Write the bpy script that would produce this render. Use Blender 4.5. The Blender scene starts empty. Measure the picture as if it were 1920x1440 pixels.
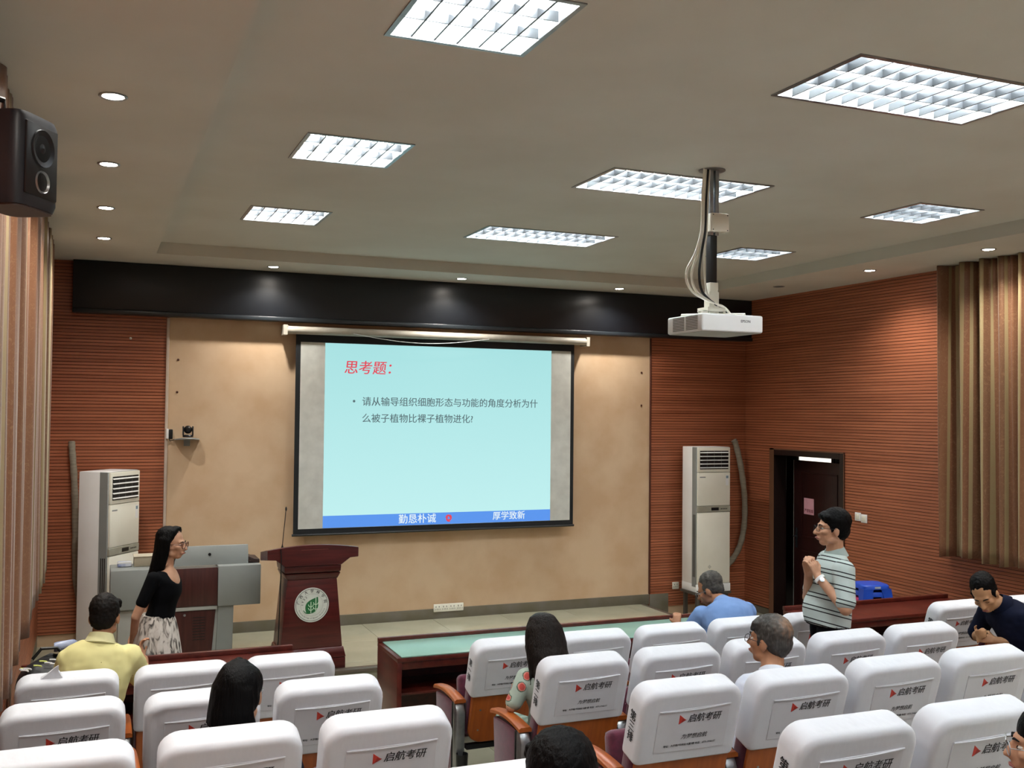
import bpy, bmesh, math, random
from mathutils import Vector, Matrix, noise
random.seed(7)
S = bpy.context.scene
COL = S.collection
PI = math.pi

# ------------------------------------------------------------------ camera
YAW, PITCH, ROLL, FPX = .3919, .0280, .0101, 1898.7
CAMZ = 2.45
fwd = Vector((math.sin(YAW)*math.cos(PITCH), math.cos(YAW)*math.cos(PITCH), math.sin(PITCH)))
rgt = Vector((math.cos(YAW), -math.sin(YAW), 0)); upv = rgt.cross(fwd)
r2 = math.cos(ROLL)*rgt + math.sin(ROLL)*upv
u2 = -math.sin(ROLL)*rgt + math.cos(ROLL)*upv
cd = bpy.data.cameras.new('camera'); cam = bpy.data.objects.new('camera', cd); COL.objects.link(cam)
cd.sensor_width = 36.0; cd.lens = FPX*36/1920; cd.clip_start = .05; cd.clip_end = 100
m = Matrix.Identity(4)
for i, v in enumerate((r2, u2, -fwd)):
    for k in range(3): m[k][i] = v[k]
m[2][3] = CAMZ
cam.matrix_world = m
S.camera = cam
# ------------------------------------------------------------------ world, exposure
w = bpy.data.worlds.new('world'); S.world = w; w.use_nodes = True
w.node_tree.nodes['Background'].inputs[0].default_value = (.6, .65, .7, 1)
w.node_tree.nodes['Background'].inputs[1].default_value = .05
S.view_settings.view_transform = 'Standard'; S.view_settings.look = 'None'
S.view_settings.gamma = 1; S.view_settings.use_curve_mapping = False
S.view_settings.exposure = 1.36
S.cycles.max_bounces = 7; S.cycles.glossy_bounces = 3; S.cycles.transmission_bounces = 3
S.cycles.caustics_reflective = False; S.cycles.caustics_refractive = False
TUBE = 48.5        # emission of the fluorescent tubes
SPOTW = 60.0       # watts of each downlight
SLIDE = .385        # emission of the projected picture

# ------------------------------------------------------------------ helpers
def lin(c):
    if isinstance(c, str):
        c = c.lstrip('#'); c = [int(c[i:i+2], 16)/255 for i in (0, 2, 4)]
    return tuple((x/12.92 if x <= .04045 else ((x+.055)/1.055)**2.4) for x in c)
MATS = {}
def nd(t, ty, **k):
    n = t.nodes.new(ty)
    for a, b in k.items(): setattr(n, a, b)
    return n
def mat(name, col, rough=.5, metal=0, col2=None, scale=8, stretch=(1, 1, 1), bump=0, bscale=40, detail=4, spec=.5, coat=0,
        coords='Object', lo=.35, hi=.65, emit=None, alpha=None, trans=0, sheen=0, bstretch=None):
    if name in MATS: return MATS[name]
    M = bpy.data.materials.new(name); MATS[name] = M; M.use_nodes = True
    t = M.node_tree; b = t.nodes['Principled BSDF']; L = t.links
    c1 = (*lin(col), 1); c2 = (*lin(col2), 1) if col2 else tuple(min(1, x*.86) for x in c1[:3])+(1,)
    tc = nd(t, 'ShaderNodeTexCoord'); mp = nd(t, 'ShaderNodeMapping'); mp.inputs['Scale'].default_value = stretch
    L.new(tc.outputs[coords], mp.inputs[0])
    no = nd(t, 'ShaderNodeTexNoise'); no.inputs['Scale'].default_value = scale; no.inputs['Detail'].default_value = detail
    L.new(mp.outputs[0], no.inputs['Vector'])
    cr = nd(t, 'ShaderNodeValToRGB'); e = cr.color_ramp.elements
    e[0].position = lo; e[0].color = c1; e[1].position = hi; e[1].color = c2
    L.new(no.outputs[0], cr.inputs[0]); L.new(cr.outputs[0], b.inputs['Base Color'])
    b.inputs['Roughness'].default_value = rough; b.inputs['Metallic'].default_value = metal
    b.inputs['Specular IOR Level'].default_value = spec; b.inputs['Coat Weight'].default_value = coat
    b.inputs['Transmission Weight'].default_value = trans
    if sheen: b.inputs['Sheen Weight'].default_value = sheen
    if bump:
        n2 = nd(t, 'ShaderNodeTexNoise'); n2.inputs['Scale'].default_value = bscale; n2.inputs['Detail'].default_value = 3
        mp2 = nd(t, 'ShaderNodeMapping'); mp2.inputs['Scale'].default_value = bstretch or stretch
        L.new(tc.outputs[coords], mp2.inputs[0]); L.new(mp2.outputs[0], n2.inputs['Vector'])
        bp = nd(t, 'ShaderNodeBump'); bp.inputs['Strength'].default_value = bump; bp.inputs['Distance'].default_value = .01
        L.new(n2.outputs[0], bp.inputs['Height']); L.new(bp.outputs[0], b.inputs['Normal'])
    if emit:
        b.inputs['Emission Color'].default_value = (*lin(emit[0]), 1); b.inputs['Emission Strength'].default_value = emit[1]
    return M

class B:
    """collects faces of one mesh"""
    def __init__(s): s.v = []; s.f = []
    def add(s, v, f):
        o = len(s.v); s.v += [tuple(p) for p in v]; s.f += [tuple(i+o for i in q) for q in f]; return s
    def box(s, x0, x1, y0, y1, z0, z1):
        v = [(x, y, z) for z in (z0, z1) for y in (y0, y1) for x in (x0, x1)]
        return s.add(v, [(0, 2, 3, 1), (4, 5, 7, 6), (0, 1, 5, 4), (1, 3, 7, 5), (3, 2, 6, 7), (2, 0, 4, 6)])
    def obox(s, c, ax, hs):
        """box about c with axes ax (3 vectors) and half sizes"""
        c = Vector(c); v = []
        for k in (-1, 1):
            for j in (-1, 1):
                for i in (-1, 1):
                    v.append(c + ax[0]*hs[0]*i + ax[1]*hs[1]*j + ax[2]*hs[2]*k)
        return s.add(v, [(0, 2, 3, 1), (4, 5, 7, 6), (0, 1, 5, 4), (1, 3, 7, 5), (3, 2, 6, 7), (2, 0, 4, 6)])
    def loft(s, rings, cap=True, closed=True):
        n = len(rings[0]); o = len(s.v)
        for r in rings: s.v += [tuple(p) for p in r]
        for i in range(len(rings)-1):
            for j in range(n if closed else n-1):
                k = (j+1) % n
                s.f.append((o+i*n+j, o+i*n+k, o+(i+1)*n+k, o+(i+1)*n+j))
        if cap:
            s.f.append(tuple(o+j for j in reversed(range(n))))
            e = o+(len(rings)-1)*n; s.f.append(tuple(e+j for j in range(n)))
        return s
    def lathe(s, c, prof, n=24, ax=None):
        """prof: (radius, height) along axis z (or ax = 3 vectors)"""
        c = Vector(c); X, Y, Z = ax or (Vector((1, 0, 0)), Vector((0, 1, 0)), Vector((0, 0, 1)))
        return s.loft([[c + X*r*math.cos(2*PI*j/n) + Y*r*math.sin(2*PI*j/n) + Z*h for j in range(n)] for r, h in prof])
    def tube(s, pts, r, n=8, cap=True):
        pts = [Vector(p) for p in pts]; rr = r if isinstance(r, (list, tuple)) else [r]*len(pts)
        rings = []; pu = None
        for i, p in enumerate(pts):
            d = (pts[min(i+1, len(pts)-1)] - pts[max(i-1, 0)]).normalized()
            if pu is None: pu = d.orthogonal().normalized()
            u = (pu - d*pu.dot(d));  u = u.normalized() if u.length > 1e-6 else d.orthogonal().normalized()
            pu = u; w_ = d.cross(u)
            rings.append([p + u*rr[i]*math.cos(2*PI*j/n) + w_*rr[i]*math.sin(2*PI*j/n) for j in range(n)])
        return s.loft(rings, cap)
    def cone(s, a, ra, b, rb, n=14):
        """round-ended tapered limb"""
        a = Vector(a); b = Vector(b); d = (b-a)
        d = d.normalized() if d.length > 1e-6 else Vector((0, 0, 1)); u = d.orthogonal().normalized(); w_ = d.cross(u)
        rings = []
        for t in (-.999, -.9, -.6, -.25): rings.append((a + d*ra*t, ra*math.sqrt(1-t*t)))
        for t in (.25, .6, .9, .999): rings.append((b + d*rb*t, rb*math.sqrt(1-t*t)))
        return s.loft([[p + u*r*math.cos(2*PI*j/n) + w_*r*math.sin(2*PI*j/n) for j in range(n)] for p, r in rings])
    def ell(s, c, rad, ax=None, n=18, m_=10):
        c = Vector(c); X, Y, Z = ax or (Vector((1, 0, 0)), Vector((0, 1, 0)), Vector((0, 0, 1)))
        rings = []
        for i in range(m_+1):
            th = -PI/2 + PI*i/m_; th = max(-1.553, min(1.553, th))
            rings.append([c + X*rad[0]*math.cos(th)*math.cos(2*PI*j/n) + Y*rad[1]*math.cos(th)*math.sin(2*PI*j/n) + Z*rad[2]*math.sin(th) for j in range(n)])
        return s.loft(rings)
    def prism(s, outline, d0, d1, fn):
        """outline: 2-D points; fn(u, v, d) -> 3-D point"""
        return s.loft([[fn(u, v, d0) for u, v in outline], [fn(u, v, d1) for u, v in outline]])
    def mesh(s, name='mesh', smooth=False, recalc=True):
        me = bpy.data.meshes.new(name); me.from_pydata(s.v, [], s.f)
        if recalc:
            bm = bmesh.new(); bm.from_mesh(me); bmesh.ops.recalc_face_normals(bm, faces=bm.faces); bm.to_mesh(me); bm.free()
        if smooth is True: me.shade_smooth()
        elif smooth: smooth_angle(me, smooth)
        me.update(); return me
    def build(s, name, M, parent=None, smooth=False, **k): return link(name, s.mesh(name, smooth), M, parent, **k)
def smooth_angle(me, deg):
    me.shade_smooth()
    me.set_sharp_from_angle(angle=math.radians(deg))
def link(name, me, M=None, parent=None, loc=None, mw=None):
    o = bpy.data.objects.new(name, me); COL.objects.link(o)
    if M is not None:
        if not me.materials: me.materials.append(M)
        elif me.materials[0] != M: o.material_slots[0].link = 'OBJECT'; o.material_slots[0].material = M
    if parent is not None: o.parent = parent
    if loc is not None: o.location = loc
    if mw is not None: o.matrix_local = mw
    return o
def bevel(me, w_, seg=2, angle=30):
    bm = bmesh.new(); bm.from_mesh(me)
    es = [e for e in bm.edges if len(e.link_faces) == 2 and e.calc_face_angle(0) > math.radians(angle)]
    bmesh.ops.bevel(bm, geom=es, offset=w_, segments=seg, affect='EDGES', profile=.5, clamp_overlap=True)
    bm.to_mesh(me); bm.free(); smooth_angle(me, 40); return me
def bbox(x0, x1, y0, y1, z0, z1, w_=.004, seg=2): return bevel(B().box(x0, x1, y0, y1, z0, z1).mesh(), w_, seg)
def thing(name, label, cat, loc=(0, 0, 0), rz=0, group=None):
    o = bpy.data.objects.new(name, None); COL.objects.link(o); o.empty_display_size = .1
    o.location = loc; o.rotation_euler = (0, 0, rz); return tag(o, label, cat, group)
def tag(o, label, cat, group=None):
    o['label'] = label; o['category'] = cat
    if group: o['group'] = group
    return o
def struct(o, label=None):
    o['kind'] = 'structure'
    if label: o['label'] = label
    return o
def copy_tree(o, parent=None):
    c = o.copy(); COL.objects.link(c)
    if parent is not None: c.parent = parent
    for ch in list(o.children): copy_tree(ch, c)
    return c
TXT = {}
TMP = bpy.data.scenes.new('tmp')
def evaluated(o):
    TMP.collection.objects.link(o); vl = TMP.view_layers[0]; vl.update()
    return bpy.data.meshes.new_from_object(o.evaluated_get(vl.depsgraph))
def text_mesh(body, size, bold=0, shear=0, res=2, align='CENTER', space=1.0, line=1.0):
    key = (body, size, bold, shear, align, space, line)
    if key in TXT: return TXT[key]
    c = bpy.data.curves.new('lettering', 'FONT'); c.body = body; c.size = size; c.shear = shear
    c.align_x = align; c.align_y = 'CENTER'; c.resolution_u = res; c.space_character = space; c.space_line = line
    o = bpy.data.objects.new('lettering', c)
    me = evaluated(o)
    bpy.data.objects.remove(o); bpy.data.curves.remove(c); me.name = 'lettering'
    if bold:      # heavier strokes: the same glyphs laid twice, a hair apart
        vs = [v.co.copy() for v in me.vertices]; fs = [tuple(p.vertices) for p in me.polygons]; n = len(vs)
        V2 = [(v.x-bold, v.y-bold*.4, 0) for v in vs]+[(v.x+bold, v.y+bold*.4, 2e-5) for v in vs]
        me2 = bpy.data.meshes.new('lettering'); me2.from_pydata(V2, [], fs+[tuple(i+n for i in f) for f in fs]); bpy.data.meshes.remove(me); me = me2
    TXT[key] = me; return me
def frame(o, x, y, n=None):
    x = Vector(x).normalized(); y = Vector(y); n = (x.cross(y)).normalized() if n is None else Vector(n); y = n.cross(x)
    M = Matrix.Identity(4)
    for i, v in enumerate((x, y, n)):
        for k in range(3): M[k][i] = v[k]
    for k in range(3): M[k][3] = o[k]
    return M
FACE_Y = lambda o: frame(o, (1, 0, 0), (0, 0, 1))      # writing on a surface that faces the seats (-y)

# ------------------------------------------------------------------ materials
m_ceil = mat('ceiling_paint', '#cfcdc4', .85, col2='#c8c5bb', scale=1.2)
m_wood = mat('slat_wood', '#b06b4b', .40, col2='#95573b', scale=2.2, stretch=(.35, .35, 16), detail=5, spec=.4)
m_woodback = mat('groove_wood', '#4a1e10', .7)
m_plaster = mat('plaster', '#d3b797', .9, col2='#c8a886', scale=3.0, detail=6, bump=.12, bscale=14)
m_base = mat('skirting_stone', '#6f6a60', .35, col2='#66614f', scale=5)
m_tile = mat('stage_tile', '#a9a792', .10, col2='#9f9d88', scale=2.5, spec=.5)
m_grout = mat('grout', '#8d8a7a', .8)
m_floor = mat('hall_floor', '#b5b2a4', .3, col2='#a8a597', scale=3)
m_black = mat('black_panel', '#12161c', .4, col2='#0f1217', scale=2, spec=.5)
m_dkmetal = mat('dark_metal', '#2a2d31', .4, .5)
m_alu = mat('silver_metal', '#a8aaac', .32, .9, col2='#8f9294', scale=12)
m_white = mat('white_plastic', '#eceded', .35, col2='#e5e6e4', scale=3)
m_ivory = mat('ivory_plastic', '#ebe8da', .35, col2='#e4e1d2', scale=3)
m_grey = mat('grey_plastic', '#8d918f', .4, col2='#848886', scale=3)
m_blackp = mat('black_plastic', '#0e0f11', .4)
m_redwood = mat('red_wood', '#531a18', .28, col2='#40110f', scale=3, stretch=(1, 1, 14), spec=.5)
m_deskwood = mat('desk_wood', '#5c241b', .3, col2='#471913', scale=3, stretch=(6, 1, 6))
m_orange = mat('orange_plywood', '#a8581e', .32, col2='#94491a', scale=4, stretch=(9, 1, 1.2), spec=.5)
m_maroon = mat('maroon_fabric', '#5a1732', .85, col2='#4a1029', scale=40, bump=.2, bscale=300, sheen=.3)
m_cover = mat('white_cover_cloth', '#d2d4d9', .8, col2='#caccd3', scale=4, bump=.28, bscale=9, bstretch=(1.6, 1, .7), sheen=.1)
m_cover2 = mat('white_pocket_cloth', '#cccdd2', .8, col2='#c5c6cc', scale=4, bump=.25, bscale=8)
m_logo = mat('logo_red', '#c8392b', .6, col2='#b33227', scale=6)
m_ink = mat('black_ink', '#14151a', .7)
m_light = mat('reflector_white', '#9ea2a2', .3, col2='#979b9b', scale=4)
m_blade = mat('louvre_grey', '#34373a', .35, col2='#2f3235', scale=4)
m_tube = mat('lit_tube', '#ffffff', .5, emit=('#f4fbff', TUBE))
m_spot = mat('lit_downlight', '#ffffff', .5, emit=('#fff6ea', 30))
# ------------------------------------------------------------------ the room
XL, XR, YF, YB = -.47, 7.69, 10.8, -4.5
ZT, ZS = 4.0026, 3.893          # tray ceiling, lower soffit
ZST = .145                      # stage
TX0, TX1, TY0, TY1 = .515, 6.69, -3.6, 9.93
PITCH_S, XC, AISLE, ROW0, ROWD, RISE = .58, 3.578, 1.35, 5.954, 1.019, .12
LCOL = [(1.389, .6), (3.620, 1.2), (5.826, .6)]
LROW = [8.137, 5.935, 3.716, 1.5, -.71, -2.92]

fl = B().box(XL-.2, XR+.2, YB-.2, YF+.2, -.2, -.012)
for i in range(1, 9):
    fl.box(XL, XR, YB, ROW0-ROWD*i+.72, RISE*(i-1)-.02 if i > 1 else -.02, RISE*i)
FLOOR = struct(fl.build('floor', m_floor))
tile_me = bbox(-.3985, .3985, -.3985, .3985, -.012, 0, .0015, 1)
def tiles(parent, x0, x1, y0, y1, z, M):
    y = y1
    while y > y0+.05:
        x = x0
        while x < x1-.05:
            w_ = min(.8, x1-x); d_ = min(.8, y-y0)
            o = link('tile', tile_me, M, parent, loc=(x+w_/2, y-d_/2, z)); o.scale = (w_/.8, d_/.8, 1)
            x += .8
        y -= .8
tiles(FLOOR, XL, XR, 5.66, 8.95, 0, m_tile)
tiles(FLOOR, 6.2, XR, 8.95, YF, 0, m_tile)
st = B().box(XL, 6.2, 8.95, YF, -.012, ZST-.012)
STAGE = struct(st.build('floor_stage', m_grout))
tiles(STAGE, XL, 6.17, 9.03, YF, ZST, m_tile)
link('nosing', bbox(XL, 6.2, 8.93, 9.03, ZST-.03, ZST+.002), mat('nosing_stone', '#5d5348', .4), STAGE)
link('nosing', bbox(6.17, 6.22, 9.03, YF, ZST-.03, ZST+.002), mat('nosing_stone', '#5d5348', .4), STAGE)

# ceiling with openings for the recessed lamps
ce = B()
xs = sorted([TX0, TX1] + [c-w_/2 for c, w_ in LCOL] + [c+w_/2 for c, w_ in LCOL])
ys = sorted([TY0, TY1] + [y-.3 for y in LROW] + [y+.3 for y in LROW])
for i in range(len(xs)-1):
    for j in range(len(ys)-1):
        if i % 2 == 1 and j % 2 == 1: continue
        ce.box(xs[i], xs[i+1], ys[j], ys[j+1], ZT, ZT+.012)
ce.box(XL-.1, TX0, YB-.1, YF+.1, ZS, ZT+.012); ce.box(TX1, XR+.1, YB-.1, YF+.1, ZS, ZT+.012)
ce.box(TX0, TX1, TY1, YF+.1, ZS, ZT+.012); ce.box(TX0, TX1, YB-.1, TY0, ZS, ZT+.012)
ce.box(XL-.2, XR+.2, YB-.2, YF+.2, ZT+.14, ZT+.16)
struct(ce.build('ceiling', m_ceil))

def slats(b, axis, a0, a1, z0, z1, face, depth, sgn):
    z = z1
    while z > z0+.01:
        lo = max(z0, z-.0265)
        if axis == 'x': b.box(a0, a1, min(face, face+sgn*depth), max(face, face+sgn*depth), lo, z)
        else: b.box(min(face, face+sgn*depth), max(face, face+sgn*depth), a0, a1, lo, z)
        z -= .032
wf = B().box(XL-.2, XR+.2, YF, YF+.15, -.2, ZT+.1)
WALL_FRONT = struct(wf.build('wall_front', m_plaster))
def wood_panel(parent, axis, segs, face, sgn, label):
    bk = B(); sl = B()
    for a0, a1, z0, z1 in segs:
        if axis == 'x': bk.box(a0, a1, face-.008, face, z0, z1) if sgn < 0 else bk.box(a0, a1, face, face+.008, z0, z1)
        else: bk.box(min(face, face+sgn*.008), max(face, face+sgn*.008), a0, a1, z0, z1)
        slats(sl, axis, a0, a1, z0, z1, face+sgn*.008, .008, sgn)
    bk.build('backing_board', m_woodback, parent)
    o = sl.build('slat_cladding', m_wood, parent); o['kind'] = 'stuff'; o['label'] = label
wood_panel(WALL_FRONT, 'x', [(XL, .694, .26, ZS), (6.29, XR, .10, ZS)], YF, -1, 'horizontal reddish-brown wooden slats')
DY0, DY1, DZ = 8.99, 10.20, 1.985
wr = B()
wr.box(XR, XR+.15, YB-.2, DY0, -.2, ZT+.1); wr.box(XR, XR+.15, DY1, YF+.2, -.2, ZT+.1); wr.box(XR, XR+.15, DY0, DY1, DZ, ZT+.1)
wr.box(XR, XR+.15, DY0, DY1, -.2, -.012)
WALL_RIGHT = struct(wr.build('wall_right', m_woodback))
wood_panel(WALL_RIGHT, 'y', [(YB, DY0-.05, .08, ZS), (DY1+.05, YF-.016, .08, ZS), (DY0-.05, DY1+.05, DZ+.05, ZS)], XR, -1, 'horizontal reddish-brown wooden slats')
wl = B().box(XL-.15, XL, YB-.2, YF+.2, -.2, ZT+.1)
WALL_LEFT = struct(wl.build('wall_left', m_woodback))
wood_panel(WALL_LEFT, 'y', [(YB, YF-.016, .26, ZS)], XL, 1, 'horizontal reddish-brown wooden slats')
wb = B().box(XL-.2, XR+.2, YB-.15, YB, -.2, ZT+.1)
struct(wb.build('wall_back', m_plaster))
struct(link('baseboard_front', bbox(.694, 6.29, YF-.014, YF, ZST-.012, .258), m_base))
struct(link('baseboard_front', bbox(6.29, 6.55, YF-.03, YF-.0165, -.012, .258), m_base))
struct(link('baseboard_right', bbox(XR-.02, XR, DY1+.05, YF-.02, -.012, .08), m_base))
struct(link('baseboard_right', bbox(XR-.02, XR, YB, DY0-.05, -.012, .08), m_base))
struct(link('baseboard_left', bbox(XL, XL+.018, 8.95, YF-.02, ZST-.012, .26), m_base))
struct(link('trim_1', bbox(.672, .70, YF-.03, YF, .26, 3.37), mat('pale_trim', '#c9b7a6', .6)))
struct(link('trim_2', bbox(6.283, 6.30, YF-.024, YF, .26, 3.37), mat('dark_trim', '#55281a', .6)))

# black valance box above the stage
VAL = thing('stage_valance', 'long black panel box along the top of the stage wall', 'valance', (3.75, 10.73, 3.375))
link('front_panel', bbox(-3.955, 3.94, -.075, -.045, .045, .515), m_black, VAL)
link('body', bbox(-3.94, 3.93, -.045, .053, .02, .51), m_black, VAL)
link('bottom_rail', bbox(-3.955, 3.94, -.095, .05, 0, .044, .008), mat('valance_rail', '#23282c', .3), VAL)

# plaster: screw plugs left in the wall
for k, (x, z) in enumerate([(.79, 2.95), (.785, 2.62), (6.17, 2.95), (6.17, 2.55)]):
    o = B().lathe((x, YF, z), [(.001, 0), (.012, -.001), (.011, -.006), (.004, -.007)], 10, (Vector((1, 0, 0)), Vector((0, 0, 1)), Vector((0, 1, 0)))).build('wall_plug', m_woodback, WALL_FRONT)

# ------------------------------------------------------------------ ceiling lamps
def troffer(w_, idx):
    nx = 6 if w_ < .9 else 12
    h = w_/2
    t = thing('ceiling_lamp', 'lamp', 'ceiling lamp')
    b = B()   # open-bottomed reflector housing
    b.box(-h, h, -.3, .3, .088, .092); b.box(-h, -h+.004, -.3, .3, .0, .09); b.box(h-.004, h, -.3, .3, .0, .09)
    b.box(-h, h, -.3, -.296, .0, .09); b.box(-h, h, .296, .3, .0, .09)
    b.build('housing', m_light, t)
    f = B()
    for (x0, x1, y0, y1) in ((-h-.012, h+.012, -.312, -.29), (-h-.012, h+.012, .29, .312), (-h-.012, -h+.01, -.29, .29), (h-.01, h+.012, -.29, .29)):
        f.box(x0, x1, y0, y1, -.006, 0)
    f.build('frame', m_alu, t)
    for k in range(3):
        o = B().tube([(-h+.025, -.2+.2*k, .062), (h-.025, -.2+.2*k, .062)], .0125, 8).build('tube', m_tube, t, smooth=30)
        # end sockets
        B().box(-h+.004, -h+.028, -.215+.2*k, -.185+.2*k, .045, .088).box(h-.028, h-.004, -.215+.2*k, -.185+.2*k, .045, .088).build('tube_socket', m_white, t)
    for k in (1, 2):
        B().box(-h+.01, h-.01, -.3+.2*k-.003, -.3+.2*k+.003, .0, .042).build('louvre_blade', m_blade, t)
    if not idx:
        pass
    me = bevel(B().loft([[(-.004, -.29, .0), (.004, -.29, .0), (.0015, -.29, .04), (-.0015, -.29, .04)], [(-.004, .29, .0), (.004, .29, .0), (.0015, .29, .04), (-.0015, .29, .04)]]).mesh(), .0005, 1)
    for k in range(1, nx):
        link('louvre_blade', me, m_blade, t, loc=(-h+w_*k/nx, 0, 0))
    return t
protoS = troffer(.6, 0); protoL = troffer(1.2, 0); usedS = usedL = False
rown = ['nearest the stage', 'second from the stage', 'third from the stage', 'fourth from the stage', 'fifth from the stage', 'sixth from the stage']
coln = ['square grid ceiling lamp on the lectern side, ', 'long rectangular grid ceiling lamp in the middle line, ', 'square grid ceiling lamp on the door side, ']
for ci, (cx, w_) in enumerate(LCOL):
    for ri, cy in enumerate(LROW):
        if w_ < .9: o = copy_tree(protoS) if usedS else protoS; usedS = True
        else: o = copy_tree(protoL) if usedL else protoL; usedL = True
        o.location = (cx, cy, ZT)
        tag(o, coln[ci]+rown[ri], 'ceiling lamp', 'recessed grid ceiling lamps')

def downlight(x, y, lit, label):
    t = thing('downlight', label, 'downlight', (x, y, ZS), group='small round ceiling downlights')
    B().lathe((0, 0, 0), [(.048, -.001), (.062, -.001), (.064, -.004), (.06, -.008), (.05, -.006), (.048, -.002)], 24).build('ring', m_alu, t, smooth=40)
    B().lathe((0, 0, 0), [(.001, -.002), (.047, -.002), (.046, -.005), (.001, -.007)], 20).build('lens', m_spot if lit else m_dkmetal, t, smooth=40)
    if lit:
        l = bpy.data.lights.new('downlight_beam', 'SPOT'); l.energy = SPOTW; l.spot_size = math.radians(140); l.spot_blend = 1; l.shadow_soft_size = .045
        l.color = (1, .955, .89)
        o = bpy.data.objects.new('downlight_beam', l); COL.objects.link(o); o.parent = t; o.location = (0, 0, -.012)
ordn = ['first', 'second', 'third', 'fourth', 'fifth', 'sixth', 'seventh', 'eighth']
for k in range(7):
    downlight(.057, 9.224-1.409*k, True, ordn[k]+' downlight from the stage in the row above the loudspeaker curtain')
for k in range(7):
    downlight(7.08, 9.325-1.44*k, k > 0, ('unlit dark downlight nearest the stage above the door wall' if k == 0 else ordn[k]+' downlight from the stage above the door-side wall'))
for k, x in enumerate((1.65, 3.66, 5.59)):
    downlight(x, 10.31, True, ['downlight in front of the black valance, above the lectern', 'downlight in front of the black valance, above the screen middle', 'downlight in front of the black valance, nearest the projector'][k])

# ------------------------------------------------------------------ door
m_door = mat('dark_door_wood', '#2b0f0e', .35, col2='#200a0a', scale=3, stretch=(6, 6, .6))
DR = struct(bpy.data.objects.new('door_1', None)); COL.objects.link(DR); DR.location = (XR, DY0, 0)
DW = DY1-DY0
fr = B()
fr.box(-.03, .16, -.055, .02, -.012, DZ+.055).box(-.03, .16, DW-.02, DW+.055, -.012, DZ+.055).box(-.03, .16, .02, DW-.02, DZ-.02, DZ+.055)
link('door_frame', bevel(fr.mesh(), .004, 1), mat('dark_frame_wood', '#1f1210', .4), DR)
B().box(-.034, -.03, DW-.025, DW+.06, 0, DZ+.06).box(-.034, -.03, -.06, -.05, 0, DZ+.06).box(-.034, -.03, -.06, DW+.06, DZ+.045, DZ+.06).build('frame_edge', mat('frame_edge_wood', '#6d4a35', .5), DR)
leaf = bpy.data.objects.new('door_leaf', None); COL.objects.link(leaf); leaf.parent = DR; leaf.location = (.10, .025, 0)
leaf.rotation_euler = (0, 0, math.radians(-5))
LW = 1.04
link('panel', bbox(-.02, .02, 0, LW, .01, DZ-.075), m_door, leaf)
for z0, z1 in ((.15, .85), (1.0, 1.78)):
    b = B(); b.box(-.028, -.02, .16, LW-.16, z0, z0+.02).box(-.028, -.02, .16, LW-.16, z1-.02, z1).box(-.028, -.02, .16, .18, z0, z1).box(-.028, -.02, LW-.18, LW-.16, z0, z1)
    b.build('panel_moulding', m_door, leaf)
B().box(-.021, .021, LW, LW+.003, .01, DZ-.075).build('leaf_edge', mat('pale_leaf_edge', '#9a9c98', .5), leaf)
h = B(); h.box(-.028, -.021, LW-.085, LW-.045, .86, 1.10); h.tube([(-.028, LW-.065, 1.0), (-.07, LW-.065, 1.0), (-.07, LW-.16, 1.0)], .009, 8)
h.build('handle', m_dkmetal, leaf)
B().box(-.001, .001, LW+.003, LW+.0045, .88, 1.08).build('lock_plate', m_alu, leaf)
pn = B().box(-.0235, -.0215, .62, .82, 1.28, 1.47).build('pink_notice', mat('pink_paper', '#d59aa8', .8), leaf)
link('lettering', text_mesh('严禁吸烟', .045, .001), mat('dark_red_ink', '#6b1f33', .7), pn, mw=frame((-.0242, .72, 1.32), (0, -1, 0), (0, 0, 1)))
# corridor behind the door
co = B(); co.box(XR+.15, XR+2.2, 7.8, 14, -.03, -.012).box(XR+2.2, XR+2.3, 7.8, 14, -.03, 2.7).box(XR+.15, XR+2.2, 7.7, 7.8, -.03, 2.7).box(XR+.15, XR+2.2, 14, 14.1, -.03, 2.7).box(XR+.15, XR+2.2, 7.7, 14.1, 2.7, 2.75).box(XR+.15, XR+.2, 10.95, 14, -.03, 2.7)
struct(co.build('wall_corridor', mat('corridor_paint', '#3a322d', .8)))
W1_ = struct(bpy.data.objects.new('window_1', None)); COL.objects.link(W1_); W1_.location = (XR+2.19, 12.12, 1.82); W1_['label'] = 'bright corridor window glimpsed over the door leaf'
link('window_frame', bevel(B().box(-.03, 0, -.42, -.36, -.5, .5).box(-.03, 0, .36, .42, -.5, .5).box(-.03, 0, -.36, .36, -.5, -.44).box(-.03, 0, -.36, .36, .44, .5).mesh(), .004, 1), m_white, W1_)
link('pane', B().box(-.012, -.006, -.36, .36, -.44, .44).mesh(), mat('daylit_pane', '#ffffff', .4, emit=('#fff6e6', .7)), W1_)

# light switches by the door
for k, (y, z) in enumerate(((8.72, 1.36), (8.625, 1.348))):
    t = thing('light_switch', ['white wall switch plate nearer the door', 'white wall switch plate farther from the door, beside the first'][k], 'switch', (XR-.016, y, z), group='wall switches by the door')
    link('plate', bbox(-.012, 0, -.045, .045, -.045, .045, .005, 3), m_white, t)
    link('rocker', bbox(-.016, -.011, -.028, .028, -.03, .03, .003), m_ivory, t)
def outlet(x, y, z, label, wide=1):
    t = thing('wall_socket', label, 'socket', (x, y, z))
    link('plate', bbox(-.045, .045, -.012, 0, -.043, .043, .004, 2), m_ivory, t)
    for sx in (-.018, .018):
        B().box(sx-.003, sx+.003, -.0135, -.012, .006, .022).box(sx-.012, sx-.008, -.0135, -.012, -.02, -.006).box(sx+.008, sx+.012, -.0135, -.012, -.02, -.006).build('slot', m_blackp, t)
    return t
for k in range(4): outlet(3.585+.087*k, YF-.014, .265, ordn[k]+' of four ivory wall sockets above the skirting, counted from the lectern')
outlet(6.655, YF-.016, .345, 'ivory wall socket beside the foot of the tall air conditioner by the door')

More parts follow.
